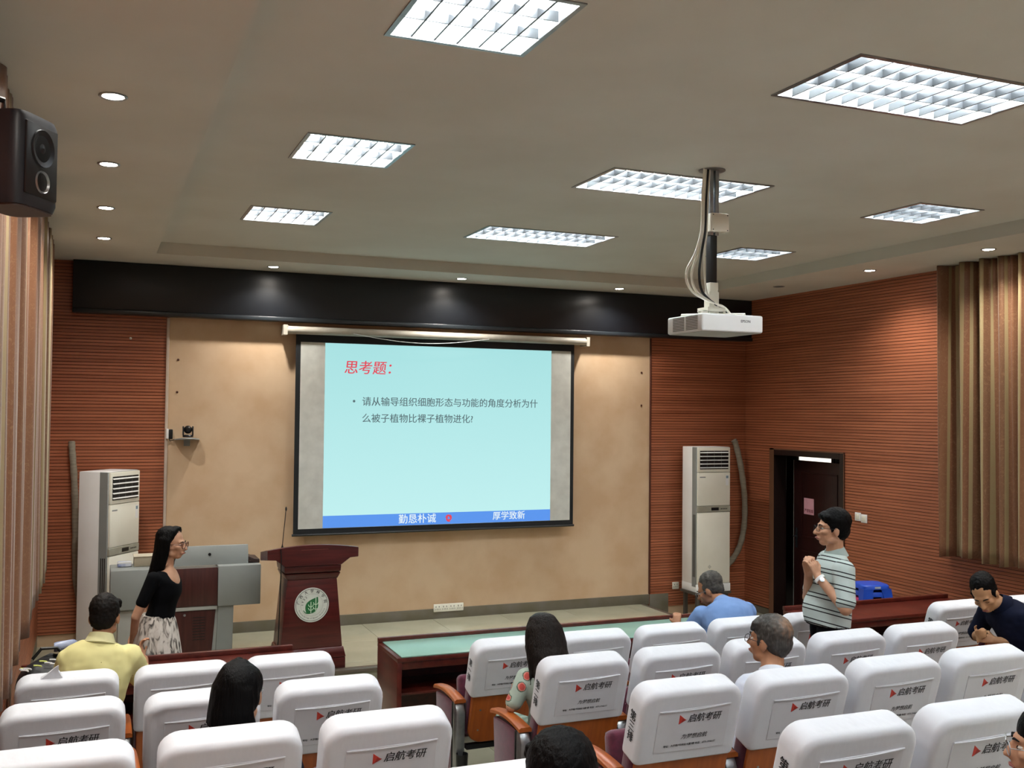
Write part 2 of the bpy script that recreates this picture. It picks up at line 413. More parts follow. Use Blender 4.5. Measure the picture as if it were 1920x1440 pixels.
# ------------------------------------------------------------------ curtains
def curtain_material():
    M = bpy.data.materials.new('striped_curtain'); M.use_nodes = True; t = M.node_tree; L = t.links; b = t.nodes['Principled BSDF']
    uv = nd(t, 'ShaderNodeUVMap'); sx = nd(t, 'ShaderNodeSeparateXYZ'); L.new(uv.outputs[0], sx.inputs[0])
    fr_ = nd(t, 'ShaderNodeMath', operation='FRACT'); mu = nd(t, 'ShaderNodeMath', operation='MULTIPLY'); mu.inputs[1].default_value = 2.6
    L.new(sx.outputs[0], mu.inputs[0]); L.new(mu.outputs[0], fr_.inputs[0])
    cr = nd(t, 'ShaderNodeValToRGB'); cr.color_ramp.interpolation = 'CONSTANT'
    el = cr.color_ramp.elements
    pal = [(0, '#7c543a'), (.40, '#94825e'), (.50, '#704e36'), (.68, '#9c8b67'), (.78, '#774f36'), (.92, '#8f7d59')]
    el[0].position = 0; el[0].color = (*lin(pal[0][1]), 1); el[1].position = pal[1][0]; el[1].color = (*lin(pal[1][1]), 1)
    for p, c in pal[2:]:
        e = el.new(p); e.color = (*lin(c), 1)
    L.new(fr_.outputs[0], cr.inputs[0])
    # damask scrolls woven into the brown stripes
    wv = nd(t, 'ShaderNodeTexNoise'); wv.inputs['Scale'].default_value = 16; wv.inputs['Detail'].default_value = 1; wv.inputs['Distortion'].default_value = 2.2
    L.new(uv.outputs[0], wv.inputs['Vector'])
    r2_ = nd(t, 'ShaderNodeValToRGB'); r2_.color_ramp.elements[0].position = .47; r2_.color_ramp.elements[1].position = .5
    e = r2_.color_ramp.elements.new(.53); e.color = (0, 0, 0, 1)
    r2_.color_ramp.elements[0].color = (0, 0, 0, 1); r2_.color_ramp.elements[1].color = (1, 1, 1, 1)
    L.new(wv.outputs[0], r2_.inputs[0])
    mx = nd(t, 'ShaderNodeMix', data_type='RGBA'); mx.inputs[7].default_value = (*lin('#967554'), 1)
    ml = nd(t, 'ShaderNodeMath', operation='MULTIPLY'); ml.inputs[1].default_value = .55
    L.new(r2_.outputs[0], ml.inputs[0]); L.new(ml.outputs[0], mx.inputs[0]); L.new(cr.outputs[0], mx.inputs[6]); L.new(mx.outputs[2], b.inputs['Base Color'])
    b.inputs['Roughness'].default_value = .45; b.inputs['Sheen Weight'].default_value = .2; b.inputs['Specular IOR Level'].default_value = .35
    return M
m_curt = curtain_material()
def curtain(label, x0, y0, y1, zb, zt, amp, pitch, seed, sgn, gather=.75):
    rnd = random.Random(seed); n = int((y1-y0)/.012); rows = 26
    ph = [rnd.uniform(0, 6.28) for _ in range(6)]
    def prof(y, t):          # t: 0 top .. 1 bottom
        a = amp*(gather+(1-gather)*t)
        q = 2*PI*y/pitch + .9*math.sin(2*PI*y/(pitch*3.7)+ph[0])
        v = math.sin(q+ph[1]) + .45*math.sin(2.13*q+ph[2]+1.2*t) + .25*math.sin(3.7*q+ph[3])*(1-.6*t)
        return a*v*.6
    b = B(); uvs = []
    for side in (0, 1):
        for r in range(rows+1):
            t = r/rows; z = zt + (zb-zt)*t; s_ = 0; px = None
            for i in range(n+1):
                y = y0+(y1-y0)*i/n + .012*t*math.sin(7*y0+9*i/n*3.1+ph[4])
                x = x0 + prof(y0+(y1-y0)*i/n, t)
                xm = x0 + prof(y0+(y1-y0)*i/n, .5)
                if px is not None: s_ += math.hypot(xm-px, (y1-y0)/n)
                px = xm; zz = z + (.012*math.sin(i*.11+ph[5]) if r == rows else 0)
                b.v.append((x + side*sgn*.004, y, zz)); uvs.append((s_, z))
        o = side*(rows+1)*(n+1)
        for r in range(rows):
            for i in range(n):
                q = (o+r*(n+1)+i, o+r*(n+1)+i+1, o+(r+1)*(n+1)+i+1, o+(r+1)*(n+1)+i); b.f.append(q if side else q[::-1])
    half = (rows+1)*(n+1)
    for i in range(n): b.f.append((i, i+1, half+i+1, half+i)); k = rows*(n+1); b.f.append((k+i, k+i+1, half+k+i+1, half+k+i))
    for r in range(rows):
        for c in (0, n): b.f.append((r*(n+1)+c, (r+1)*(n+1)+c, half+(r+1)*(n+1)+c, half+r*(n+1)+c))
    me = b.mesh('curtain', True); ul = me.uv_layers.new(name='UVMap')
    for lp in me.loops: ul.data[lp.index].uv = uvs[lp.vertex_index]
    o = link('curtain', me, m_curt); return tag(o, label, 'curtain')
curtain('long striped brown and beige curtain beside the dark door wall', XR-.17, 4.2, 7.50, 1.135, ZS-.004, .12, .235, 3, 1, .95)
curtain('striped brown and beige curtain behind the loudspeaker, nearer panel', XL+.078, 3.62, 6.62, 1.06, ZS-.004, .052, .33, 5, -1)
curtain('striped brown and beige curtain next to the black valance, farther panel', XL+.095, 6.7, 10.05, 1.07, ZS-.004, .055, .30, 11, -1)
# ------------------------------------------------------------------ projection screen
SC = thing('projection_screen', 'pull-down projection screen with black border showing a pale blue slide', 'screen', (0, 10.69, 0))
cs = B().tube([(1.85, -.035, 3.288), (5.335, -.035, 3.288)], .042, 14)
for x in (1.835, 5.35): cs.box(x-.02, x+.02, -.075, .1, 3.235, 3.34)
cs.build('housing', mat('screen_housing', '#b9b3a6', .4), SC, smooth=40)
link('black_border', bbox(1.957, 5.205, 0, .004, 1.148, 3.275, .001, 1), mat('black_border_cloth', '#15181b', .8), SC)
link('white_sheet', B().box(2.008, 5.161, -.0015, 0, 1.203, 3.170).mesh(), mat('screen_white', '#d2d3cc', .85), SC)
B().tube([(1.945, .002, 1.14), (5.217, .002, 1.14)], .013, 8).build('weight_bar', m_blackp, SC, smooth=40)
pts = []
for k in range(21):
    u = k/20; pts.append((2.45+1.55*u+.1, -.085, 3.27-.075*math.sin(PI*u)))
B().tube(pts, .003, 6).build('pull_cord', m_white, SC)
def emis(name, c1, c2, s_, z0=1.2, z1=3.17):
    M = bpy.data.materials.new(name); M.use_nodes = True; t = M.node_tree; L = t.links; b = t.nodes['Principled BSDF']
    g = nd(t, 'ShaderNodeTexCoord'); sp = nd(t, 'ShaderNodeSeparateXYZ'); L.new(g.outputs['Object'], sp.inputs[0])
    mr = nd(t, 'ShaderNodeMapRange'); mr.inputs[1].default_value = z0; mr.inputs[2].default_value = z1; L.new(sp.outputs[2], mr.inputs[0])
    mx = nd(t, 'ShaderNodeMix', data_type='RGBA'); mx.inputs[6].default_value = (*lin(c1), 1); mx.inputs[7].default_value = (*lin(c2), 1)
    L.new(mr.outputs[0], mx.inputs[0]); L.new(mx.outputs[2], b.inputs['Emission Color']); b.inputs['Emission Strength'].default_value = s_
    b.inputs['Base Color'].default_value = (.02, .02, .02, 1); b.inputs['Roughness'].default_value = .9; b.inputs['Specular IOR Level'].default_value = 0
    return M
slide = B().box(2.267, 4.909, -.003, -.0015, 1.206, 3.168).build('slide_picture', emis('slide_light', '#c2f1f1', '#a9e2e3', SLIDE), SC)
B().box(2.267, 4.909, -.004, -.003, 1.206, 1.334).build('blue_bar', emis('slide_blue', '#5a96ee', '#5a96ee', SLIDE), slide)
m_tred = emis('slide_red', '#e8475a', '#e8475a', SLIDE*.95); m_tgrey = emis('slide_grey', '#5f777c', '#5f777c', SLIDE*.85); m_twhite = emis('slide_white', '#eefafa', '#eefafa', SLIDE)
Y_ = -.0052
link('title_lettering', text_mesh('思考题：', .155, .002, .1, align='LEFT'), m_tred, slide, mw=FACE_Y((2.47, Y_, 2.905)))
link('body_lettering', text_mesh('请从输导组织细胞形态与功能的角度分析为什', .1035, .0011, 0, align='LEFT'), m_tgrey, slide, mw=FACE_Y((2.672, Y_, 2.545)))
link('body_lettering', text_mesh('么被子植物比裸子植物进化?', .1035, .0011, 0, align='LEFT'), m_tgrey, slide, mw=FACE_Y((2.672, Y_, 2.365)))
B().lathe((2.585, Y_, 2.553), [(.001, 0), (.014, 0), (.014, .0006), (.001, .0006)], 12, (Vector((1, 0, 0)), Vector((0, 0, 1)), Vector((0, -1, 0)))).build('bullet', m_tgrey, slide)
link('footer_lettering', text_mesh('勤恳朴诚', .108, .001), m_twhite, slide, mw=FACE_Y((3.31, Y_, 1.268)))
link('footer_lettering', text_mesh('厚学致新', .100, .001), m_twhite, slide, mw=FACE_Y((4.395, Y_, 1.272)))
fl_ = B()
for a in range(3):
    pl = [(3.672+.035*math.cos(t*.35+a*2.1)*(.4+.6*t/9), 1.272+.04*math.sin(t*.35+a*2.1)*(.4+.6*t/9)) for t in range(10)]
    fl_.tube([(x, Y_, z) for x, z in pl], [.004+.006*math.sin(PI*t/9) for t in range(10)], 6)
fl_.build('flame_emblem', m_tred, slide)

# ------------------------------------------------------------------ projector on its pole
PJ = thing('ceiling_projector', 'white ceiling projector hanging on a pole in front of the stage', 'projector', (3.57, 5.35, ZT))
PB = bpy.data.objects.new('projector_body', bbox(-.215, .225, -.2, .2, -1.052, -.945, .012, 3)); COL.objects.link(PB); PB.parent = PJ; PB.data.materials.append(m_white)
B().box(-.205, .215, -.19, .19, -1.0535, -1.052).build('underside', mat('projector_underside', '#b9bcb4', .5), PB)
for k in range(9):
    z = -1.038+.0098*k
    B().box(-.2168, -.2145, -.15, -.02, z, z+.0045).box(-.2168, -.2145, .0, .13, z, z+.0045).build('vent_slot', mat('vent_dark', '#6d706f', .6), PB)
link('brand_lettering', text_mesh('EPSON', .023, .0006), mat('brand_grey', '#565a5e', .6), PB, mw=FACE_Y((.095, -.2008, -.985)))
B().lathe((.06, .2, -1.0), [(.045, -.002), (.045, .02), (.036, .025), (.03, .012), (.001, .01)], 24, (Vector((1, 0, 0)), Vector((0, 0, 1)), Vector((0, 1, 0)))).build('lens', m_blackp, PB, smooth=40)
MT = B(); MT.box(-.03, .1, .02, .14, -.905, -.88); MT.box(-.03, -.022, .03, .13, -.945, -.9); MT.box(.09, .098, .03, .13, -.945, -.9)
for sx in (-.13, .19):
    for sy in (-.06, .17): MT.tube([(.035, .08, -.92), (sx, sy, -.925), (sx, sy, -.943)], .008, 6)
MT.box(.0, .07, .05, .11, -.94, -.78)
MT.build('mount', m_ivory, PJ)
link('pole', bbox(.012, .062, .06, .11, -.8, -.42, .003), m_blackp, PJ)
link('upper_pole', bbox(.005, .03, .055, .115, -.42, 0, .002), m_alu, PJ)
link('upper_pole', bbox(.045, .072, .055, .115, -.42, 0, .002), m_alu, PJ)
link('lower_sleeve', bbox(.008, .068, .055, .115, -.86, -.72, .003), m_ivory, PJ)
jb = link('junction_box', bbox(-.005, .125, .02, .07, -.40, -.285, .004), m_ivory, PJ)
for sx in (.007, .113):
    for sz in (-.39, -.296): B().lathe((sx, .02, sz), [(.001, 0), (.004, 0), (.003, -.002), (.001, -.0025)], 8, (Vector((1, 0, 0)), Vector((0, 0, 1)), Vector((0, 1, 0)))).build('screw', m_dkmetal, jb)
B().lathe((.038, .085, 0), [(.001, -.001), (.085, -.001), (.085, -.006), (.001, -.008)], 20).build('ceiling_plate', m_alu, PJ)
for k, (dx, sag, mm) in enumerate(((-.045, -.10, m_ivory), (-.03, -.06, m_blackp), (-.015, -.035, m_ivory), (-.055, -.13, m_ivory))):
    p = [(dx+.02, .06, -.002), (dx, .05, -.2), (dx-.01, .045, -.4), (dx-.02+sag*.3, .04, -.55), (dx+sag, .03, -.68), (dx+sag*.7, .02, -.79), (.0, .0, -.86), (.08, .02, -.875), (.15, .06+.02*k, -.90), (.195, .08+.02*k, -.94)]
    # smooth the run
    q = []
    for i in range(len(p)-1):
        for u in range(4):
            t = u/4; a = Vector(p[max(i-1, 0)]); b_ = Vector(p[i]); c = Vector(p[i+1]); d = Vector(p[min(i+2, len(p)-1)])
            q.append(.5*((2*b_)+(c-a)*t+(2*a-5*b_+4*c-d)*t*t+(3*b_-a-3*c+d)*t**3))
    q.append(Vector(p[-1]))
    B().tube(q, .0085 if k != 2 else .006, 7).build('cable', mm, PJ, smooth=60)

# ------------------------------------------------------------------ loudspeaker
LS = thing('loudspeaker', 'black wall loudspeaker hanging high before the striped curtain', 'loudspeaker', (-.222, 3.30, 3.165), math.radians(-30)); LS.scale = (.78, .78, .80)
out = []
for k in range(40):
    a = 2*PI*k/40; u = .10*math.copysign(abs(math.cos(a))**.35, math.cos(a)); v = .135*math.copysign(abs(math.sin(a))**.45, math.sin(a)); out.append((u, v))
bd = B().loft([[(u*s_, v*s_, z) for u, v in out] for s_, z in ((.93, -.165), (1, -.14), (1, .15), (.93, .172))]).build('cabinet', mat('speaker_black', '#23252b', .45), LS, smooth=40)
B().loft([[(u*.9, v*.9, z) for u, v in out] for z in (-.172, -.163)]).build('bottom_cap', mat('speaker_brown', '#3a2a25', .5), LS, smooth=40)
AX = (Vector((0, 1, 0)), Vector((0, 0, 1)), Vector((1, 0, 0)))
link('baffle', bbox(.092, .104, -.10, .10, -.125, .14, .006), m_blackp, LS)
B().lathe((.104, .0, .055), [(.07, 0), (.068, .006), (.055, .002), (.03, -.006), (.018, 0), (.001, .006)], 24, AX).build('woofer', m_dkmetal, LS, smooth=40)
B().lathe((.104, .0, -.068), [(.042, 0), (.04, .007), (.03, -.004), (.015, -.006), (.001, -.006)], 24, AX).build('tweeter', m_alu, LS, smooth=40)
br = B().tube([(-.06, .0, .17), (-.06, 0, .24), (-.16, -.16, .26), (-.245, -.20, .26)], .012, 8)
br.build('bracket', m_blackp, LS)
B().box(-.08, -.04, -.10, .10, .168, .178).build('mount_strap', m_blackp, LS)

# ------------------------------------------------------------------ air conditioners
def aircon(label, loc, rz, H, plinth):
    t = thing('air_conditioner', label, 'air conditioner', loc, rz)
    W, D = .235, .16; z0 = plinth
    mw_ = m_ivory
    link('cabinet', bbox(-W, W, -D+.012, D, z0, z0+H, .008, 2), m_white, t)
    link('side_strip', bbox(-W-.003, W+.003, -D+.008, -D+.10, z0+.06, z0+H-.002, .004, 1), m_grey, t)
    link('top_frame', bbox(-W+.008, W-.008, -D-.012, -D+.03, z0+H-.30, z0+H-.006, .006, 2), mw_, t)
    B().box(-W+.035, W-.035, -D-.0135, -D-.008, z0+H-.265, z0+H-.045).build('vent_opening', m_blackp, t)
    for k in range(5):
        B().obox((0, -D-.016, z0+H-.065-.045*k), (Vector((1, 0, 0)), Vector((0, .8, .6)), Vector((0, -.6, .8))), (W-.036, .011, .0022)).build('louvre', m_white, t)
    for k in range(-1, 2):
        B().box(k*.1-.0015, k*.1+.0015, -D-.0138, -D-.013, z0+H-.262, z0+H-.048).build('vane', m_grey, t)
    up = link('upper_panel', bbox(-W+.008, W-.008, -D-.012, -D+.03, z0+H-.70, z0+H-.305, .006, 2), mw_, t)
    B().box(W-.07, W-.03, -D-.0126, -D-.0118, z0+H-.46, z0+H-.335).build('energy_label', m_white, up)
    B().box(W-.066, W-.034, -D-.013, -D-.0124, z0+H-.375, z0+H-.345).build('label_print', mat('label_print', '#8aa1ad', .6), up)
    B().box(-W+.035, -W+.115, -D-.0128, -D-.0118, z0+H-.365, z0+H-.353).build('name_badge', m_grey, up)
    cs_ = link('control_strip', bbox(-W+.004, W-.004, -D-.014, -D+.03, z0+H-.775, z0+H-.703, .004, 1), mat('strip_grey', '#a19f90', .4), t)
    B().box(-.04, .065, -D-.0152, -D-.0138, z0+H-.757, z0+H-.722).build('display', m_blackp, cs_)
    for k in range(4): B().box(.095+.025*k, .109+.025*k, -D-.0152, -D-.0138, z0+H-.745, z0+H-.734).build('button', m_dkmetal, cs_)
    lp = link('lower_panel', bbox(-W+.008, W-.008, -D-.012, -D+.03, z0+.10, z0+H-.78, .006, 2), mw_, t)
    B().lathe((-.06, -D-.0124, z0+.30), [(.001, 0), (.026, 0), (.026, .0006), (.001, .0006)], 4, (Vector((1, 0, 0)), Vector((0, 0, 1)), Vector((0, -1, 0)))).build('diamond_badge', mat('badge', '#c3c0b2', .4), lp)
    link('base', bbox(-W-.002, W+.002, -D-.012, D, z0, z0+.095, .006, 2), m_white, t)
    for k in range(3): B().box(-W-.0042, -W-.0028, -D+.025+.02*k, -D+.034+.02*k, z0+.18, z0+.92).build('side_slot', m_blackp, t)
    return t
A1 = aircon('tall ivory standing air conditioner between the screen and the dark door', (6.88, 10.46, 0), 0, 1.725, .335)
sb = B()
for sx in (-.2, .2):
    for sy in (-.13, .13): B().box(sx-.02, sx+.02, sy-.02, sy+.02, 0, .31).build('stand_leg', mat('stand_steel', '#59534b', .5, .3), A1)
B().box(-.25, .25, -.17, .17, .305, .334).build('stand_top', mat('stand_steel', '#59534b', .5, .3), A1)
A2 = aircon('tall white standing air conditioner turned sideways behind the grey console', (.16, 10.36, ZST), math.radians(54), 1.715, 0)
def pipe(name, label, pts, r, M):
    q = []; p = pts
    for i in range(len(p)-1):
        for u in range(6):
            t = u/6; a = Vector(p[max(i-1, 0)]); b_ = Vector(p[i]); c = Vector(p[i+1]); d = Vector(p[min(i+2, len(p)-1)])
            q.append(.5*((2*b_)+(c-a)*t+(2*a-5*b_+4*c-d)*t*t+(3*b_-a-3*c+d)*t**3))
    q.append(Vector(p[-1])); rr = [r*(1+.07*math.sin(i*1.9)) for i in range(len(q))]
    return tag(B().tube(q, rr, 10).build(name, M, smooth=60), label, 'pipe')
m_wrap = mat('wrapped_pipe', '#8d8676', .8, col2='#7c7565', scale=9, stretch=(1, 1, 6))
pipe('wrapped_pipe', 'grey wrapped coolant pipe bowing from the wall beside the door', [(7.47, 10.74, 2.13), (7.50, 10.73, 2.06), (7.56, 10.70, 1.75), (7.60, 10.69, 1.40), (7.58, 10.67, 1.05), (7.48, 10.64, .78), (7.30, 10.60, .60), (7.16, 10.58, .57)], .036, m_wrap)
pipe('wrapped_pipe', 'grey wrapped coolant pipe running down behind the sideways air conditioner', [(-.185, 10.74, 2.12), (-.18, 10.72, 2.04), (-.155, 10.70, 1.75), (-.135, 10.70, 1.3), (-.12, 10.69, .8), (-.05, 10.60, .45)], .032, m_wrap)

# ------------------------------------------------------------------ conference camera on its shelf
SH = thing('camera_shelf', 'small grey curved wall shelf carrying a conference camera', 'shelf', (.888, YF, 2.135))
pr = []
for k in range(17):
    a = PI*k/16; pr.append((-.125*math.cos(a), -.22*math.sin(a)))
B().loft([[(u, v, .0+.018*(1-(u/.125)**2)) for u, v in pr], [(u*.97, v*.97, .012+.018*(1-(u/.125)**2)) for u, v in pr]]).build('shelf_board', m_grey, SH, smooth=40)
B().box(-.03, .03, -.02, 0, -.06, .01).build('wall_bracket', m_grey, SH)
CM = thing('conference_camera', 'small black domed conference camera standing on the wall shelf', 'camera', (.888, YF-.115, 2.168))
B().lathe((0, 0, 0), [(.001, 0), (.05, 0), (.052, .012), (.045, .022), (.001, .024)], 24).build('base', m_dkmetal, CM, smooth=40)
link('yoke', bbox(-.052, -.04, -.03, .03, .015, .11, .005), m_dkmetal, CM)
link('yoke', bbox(.04, .052, -.03, .03, .015, .11, .005), m_dkmetal, CM)
B().ell((0, 0, .075), (.041, .041, .041)).build('head', m_blackp, CM, smooth=True)
B().lathe((0, -.03, .075), [(.001, -.022), (.018, -.022), (.022, -.012), (.022, 0)], 18, (Vector((1, 0, 0)), Vector((0, 0, 1)), Vector((0, 1, 0)))).build('lens', m_blackp, CM, smooth=40)
JN = thing('wall_adapter', 'small black and white adapter box on the edge of the plaster wall', 'adapter', (.705, YF-.03, 2.20))
link('white_half', bbox(-.022, .004, -.03, 0, -.05, .05, .004), m_white, JN)
link('black_half', bbox(.004, .042, -.034, 0, -.055, .045, .008), m_blackp, JN)
tag(B().tube([(.715, YF-.02, 2.15), (.725, YF-.012, 2.125), (.75, YF-.01, 2.135), (.775, YF-.01, 2.14)], .004, 6).build('camera_cable', m_blackp), 'short black cable between the adapter and the camera shelf', 'cable')
tag(B().lathe((.332, YF-.016, 3.15), [(.001, 0), (.013, 0), (.012, -.012), (.006, -.018), (.001, -.018)], 10, (Vector((1, 0, 0)), Vector((0, 0, 1)), Vector((0, 1, 0)))).build('wall_hook', m_ivory), 'tiny pale knob on the slatted wall under the valance', 'hook')

# ------------------------------------------------------------------ lectern
LE = thing('lectern', 'dark red wooden lectern bearing a round green leaf emblem', 'lectern', (1.838, 9.25, ZST))
def slab(hx0, hx1, y0, y1, z0, z1, taper=None): pass
def frustum(x0, x1, y0, y1, z0, X0, X1, Y0, Y1, z1, bw=.004):
    v = [(x0, y0, z0), (x1, y0, z0), (x1, y1, z0), (x0, y1, z0)], [(X0, Y0, z1), (X1, Y0, z1), (X1, Y1, z1), (X0, Y1, z1)]
    return bevel(B().loft([v[0], v[1]]).mesh(), bw, 2)
link('plinth', frustum(-.30, .30, -.225, .20, 0, -.30, .30, -.225, .20, .095), m_redwood, LE)
link('plinth_moulding', frustum(-.305, .305, -.23, .205, .10, -.285, .285, -.21, .19, .19, .008), m_redwood, LE)
link('column', frustum(-.275, .275, -.20, .18, .19, -.22, .22, -.19, .17, .80), m_redwood, LE)
link('collar_moulding', frustum(-.225, .225, -.195, .175, .80, -.25, .25, -.215, .19, .855, .008), m_redwood, LE)
link('collar_moulding', frustum(-.25, .25, -.215, .19, .862, -.255, .255, -.22, .20, .925, .01), m_redwood, LE)
# flared head: profile across x, curved upper edge
def head_out(n=16):
    pts = [(-.405, .99), (-.33, .985), (-.25, .925), (.25, .925), (.33, .985), (.405, .99), (.405, 1.075)]
    for k in range(1, n): u = 1-2*k/n; pts.append((.405*u, 1.075+.035*(1-u*u)))
    pts.append((-.405, 1.075)); return pts
link('desk_head', bevel(B().prism(head_out(), -.235, -.20, lambda u, v, d: (u, d, v)).mesh(), .004, 1), m_redwood, LE)
for sx in (-1, 1):
    link('head_side', bevel(B().prism([(-.20, .985), (.20, .93), (.20, 1.01), (-.20, 1.075)], .36, .40, lambda u, v, d: (sx*d, u, v)).mesh(), .004, 1), m_redwood, LE)
link('reading_board', bevel(B().prism([(-.20, 1.045), (.24, .975), (.24, .995), (-.20, 1.065)], -.36, .36, lambda u, v, d: (d, u, v)).mesh(), .003, 1), m_redwood, LE)
B().box(-.11, .13, -.2365, -.2345, 1.066, 1.07).build('groove', mat('groove_light', '#7a3b36', .4), LE)
EM = bpy.data.objects.new('emblem', B().lathe((0, 0, 0), [(.001, 0), (.153, 0), (.153, .006), (.001, .006)], 48).mesh('emblem', 40)); COL.objects.link(EM); EM.data.materials.append(mat('emblem_white', '#d7dcd3', .4)); EM.parent = LE
EM.matrix_local = frame((-.005, -.1985, .575), (1, 0, 0), (0, -.0165, 1))
def ring(r0, r1, z0, z1, n=48):
    b = B(); b.loft([[(r*math.cos(2*PI*j/n), r*math.sin(2*PI*j/n), z) for j in range(n)] for r, z in ((r0, z0), (r0, z1), (r1, z1), (r1, z0), (r0, z0))], cap=False); return b
ring(.140, .1435, .0055, .0068).build('emblem_ring', m_ink, EM); ring(.098, .0995, .0055, .0066).build('emblem_ring', mat('ring_grey', '#8b8f8a', .5), EM)
m_green = mat('emblem_green', '#1d6b3a', .5)
lf = []
for k in range(25):
    u = k/24; lf.append((u, .052*math.sin(PI*u**.8)))
def leafpt(u, w_): a = math.radians(57); s_ = (u-.5)*.175; return (s_*math.cos(a)-w_*math.sin(a)+.006, s_*math.sin(a)+w_*math.cos(a)-.004)
poly = [leafpt(u, w_*1.05) for u, w_ in lf] + [leafpt(u, -w_*1.05) for u, w_ in reversed(lf[1:-1])]
B().loft([[(x, y, .0055) for x, y in poly], [(x, y, .0075) for x, y in poly]]).build('leaf', m_green, EM)
B().tube([(-.040, -.072, .0065), (-.058, -.066, .0065), (-.075, -.045, .0065)], [.006, .004, .003], 6).build('leaf_stalk', m_green, EM)
tr = B()
for bx, b0, b1 in ((-.008, -.072, .028), (.036, -.072, .062)):
    tr.tube([(bx, b0, .0075), (bx, b1, .0075)], .0038, 6)
    for q in (.3, .68):
        zz = b0+(b1-b0)*q*.8
        for sx in (-1, 1): tr.tube([(bx, zz, .0075), (bx+sx*.016, zz+.006, .0075), (bx+sx*.023, zz+.022, .0075)], .003, 6)
tr.build('tree_mark', mat('emblem_pale', '#d8eed2', .5), EM)
for k, ch in enumerate('广西大学林学院'):
    a = math.radians(168-26*k); r = .1205
    link('lettering', text_mesh(ch, .031, .0006), m_ink, EM, mw=frame((r*math.cos(a), r*math.sin(a), .0066), (math.sin(a), -math.cos(a), 0), (math.cos(a), math.sin(a), 0)))
for k, ch in enumerate('1932'):
    a = math.radians(178-17*k); r = .084
    link('lettering', text_mesh(ch, .026, .0004), m_ink, EM, mw=frame((r*math.cos(a), r*math.sin(a), .0066), (math.sin(a), -math.cos(a), 0), (math.cos(a), math.sin(a), 0)))
for k, ch in enumerate('Forestry College of Guangxi University'):
    if ch == ' ': continue
    a = math.radians(202+3.75*k); r = .119
    link('lettering', text_mesh(ch, .0145, .0002), m_ink, EM, mw=frame((r*math.cos(a), r*math.sin(a), .0066), (-math.sin(a), math.cos(a), 0), (-math.cos(a), -math.sin(a), 0)))
MI = thing('gooseneck_microphone', 'thin black gooseneck microphone standing up from the lectern', 'microphone', (1.578, 9.12, ZST+1.05))
B().lathe((0, 0, 0), [(.001, 0), (.016, 0), (.014, .03), (.006, .05), (.005, .06)], 12).build('base', m_blackp, MI, smooth=40)
B().tube([(0, 0, .05), (.008, 0, .15), (.02, 0, .28), (.026, 0, .36)], .0035, 8).build('neck', m_blackp, MI)
B().ell((.0275, 0, .375), (.008, .008, .02)).build('capsule', m_dkmetal, MI, smooth=True)
tag(B().tube([(1.545, 9.005, ZST+1.085), (1.55, 8.998, ZST+1.0), (1.545, 8.998, .80), (1.535, 9.0, .45), (1.52, 9.0, .155)], .005, 6).build('microphone_cable', m_blackp), 'thin black cable hanging down beside the lectern', 'cable')

# ------------------------------------------------------------------ grey multimedia console
CO = thing('multimedia_console', 'grey and dark red multimedia teaching console with a raised lid', 'console', (.82, 9.9, ZST))
m_cons = mat('console_grey', '#8c908d', .45, col2='#858986', scale=3)
m_cons2 = mat('console_pale', '#aeb0a9', .45)
m_consred = mat('console_red', '#47211d', .35, col2='#3a1815', scale=3, stretch=(14, 2, 1))
z = lambda a: a-ZST
link('upper_cabinet', bbox(-.646, .27, -.28, .10, z(.66), z(1.0)), m_cons, CO)
link('wing_panel', bbox(.265, .648, -.305, .10, z(.655), z(1.02), .008), m_cons, CO)
link('wing_panel', bbox(-.65, -.22, -.305, .10, z(.67), z(1.02), .008), m_cons, CO)
dr = link('upper_door', bbox(-.215, .262, -.30, -.28, z(.665), z(1.01), .004), m_consred, CO)
link('lower_cabinet', bbox(-.58, .40, -.26, .08, z(.145), z(.655)), m_cons2, CO)
link('edge_strip', bbox(-.2, .262, -.295, -.26, z(.628), z(.662), .003), m_cons2, CO)
ld = link('lower_door', bevel(B().prism([(-.2, z(.165)), (.215, z(.165)), (.25, z(.625)), (-.2, z(.625))], -.285, -.262, lambda u, v, d: (u, d, v)).mesh(), .003, 1), m_consred, CO)
for k in range(9): B().box(.05, .16, -.287, -.2845, z(.36+.025*k), z(.366+.025*k)).build('vent_slot', m_blackp, ld)
B().lathe((-.02, -.285, z(.59)), [(.001, 0), (.012, 0), (.011, -.008), (.001, -.009)], 12, (Vector((1, 0, 0)), Vector((0, 0, 1)), Vector((0, 1, 0)))).build('lock', m_alu, ld)
link('corner_post', bevel(B().prism([(.25, z(.145)), (.40, z(.145)), (.41, z(.655)), (.275, z(.655))], -.285, -.262, lambda u, v, d: (u, d, v)).mesh(), .003, 1), m_cons, CO)
lid = link('raised_lid', bevel(B().prism([(-.15, z(1.02)), (.548, z(1.02)), (.548, z(1.19)), (-.15, z(1.19))], -.2, -.17, lambda u, v, d: (u, d+(v-z(1.02))*.25, v)).mesh(), .004, 2), m_cons, CO)
B().lathe((.20, -.183, z(1.115)), [(.001, 0), (.014, 0), (.013, -.006), (.001, -.007)], 14, (Vector((1, 0, 0)), Vector((0, 0, 1)), Vector((0, 1, 0)))).build('lock', m_blackp, lid)
link('armrest', bevel(B().prism([(.55, z(1.03)), (.65, z(1.02)), (.65, z(1.055)), (.6, z(1.06)), (.55, z(1.085))], -.2, .09, lambda u, v, d: (u, d, v)).mesh(), .004, 1), mat('armrest_brown', '#33201a', .5), CO)
bx = thing('paper_box', 'beige cardboard box lying on the grey console', 'box', (.50, 9.86, 1.022))
link('carton', bbox(-.13, .16, -.08, .1, .0, .085, .003), mat('beige_card', '#a79c86', .8), bx)
link('lid_flap', bbox(-.135, .165, -.085, .105, .085, .093, .002), mat('beige_card2', '#c4bba6', .8), bx)
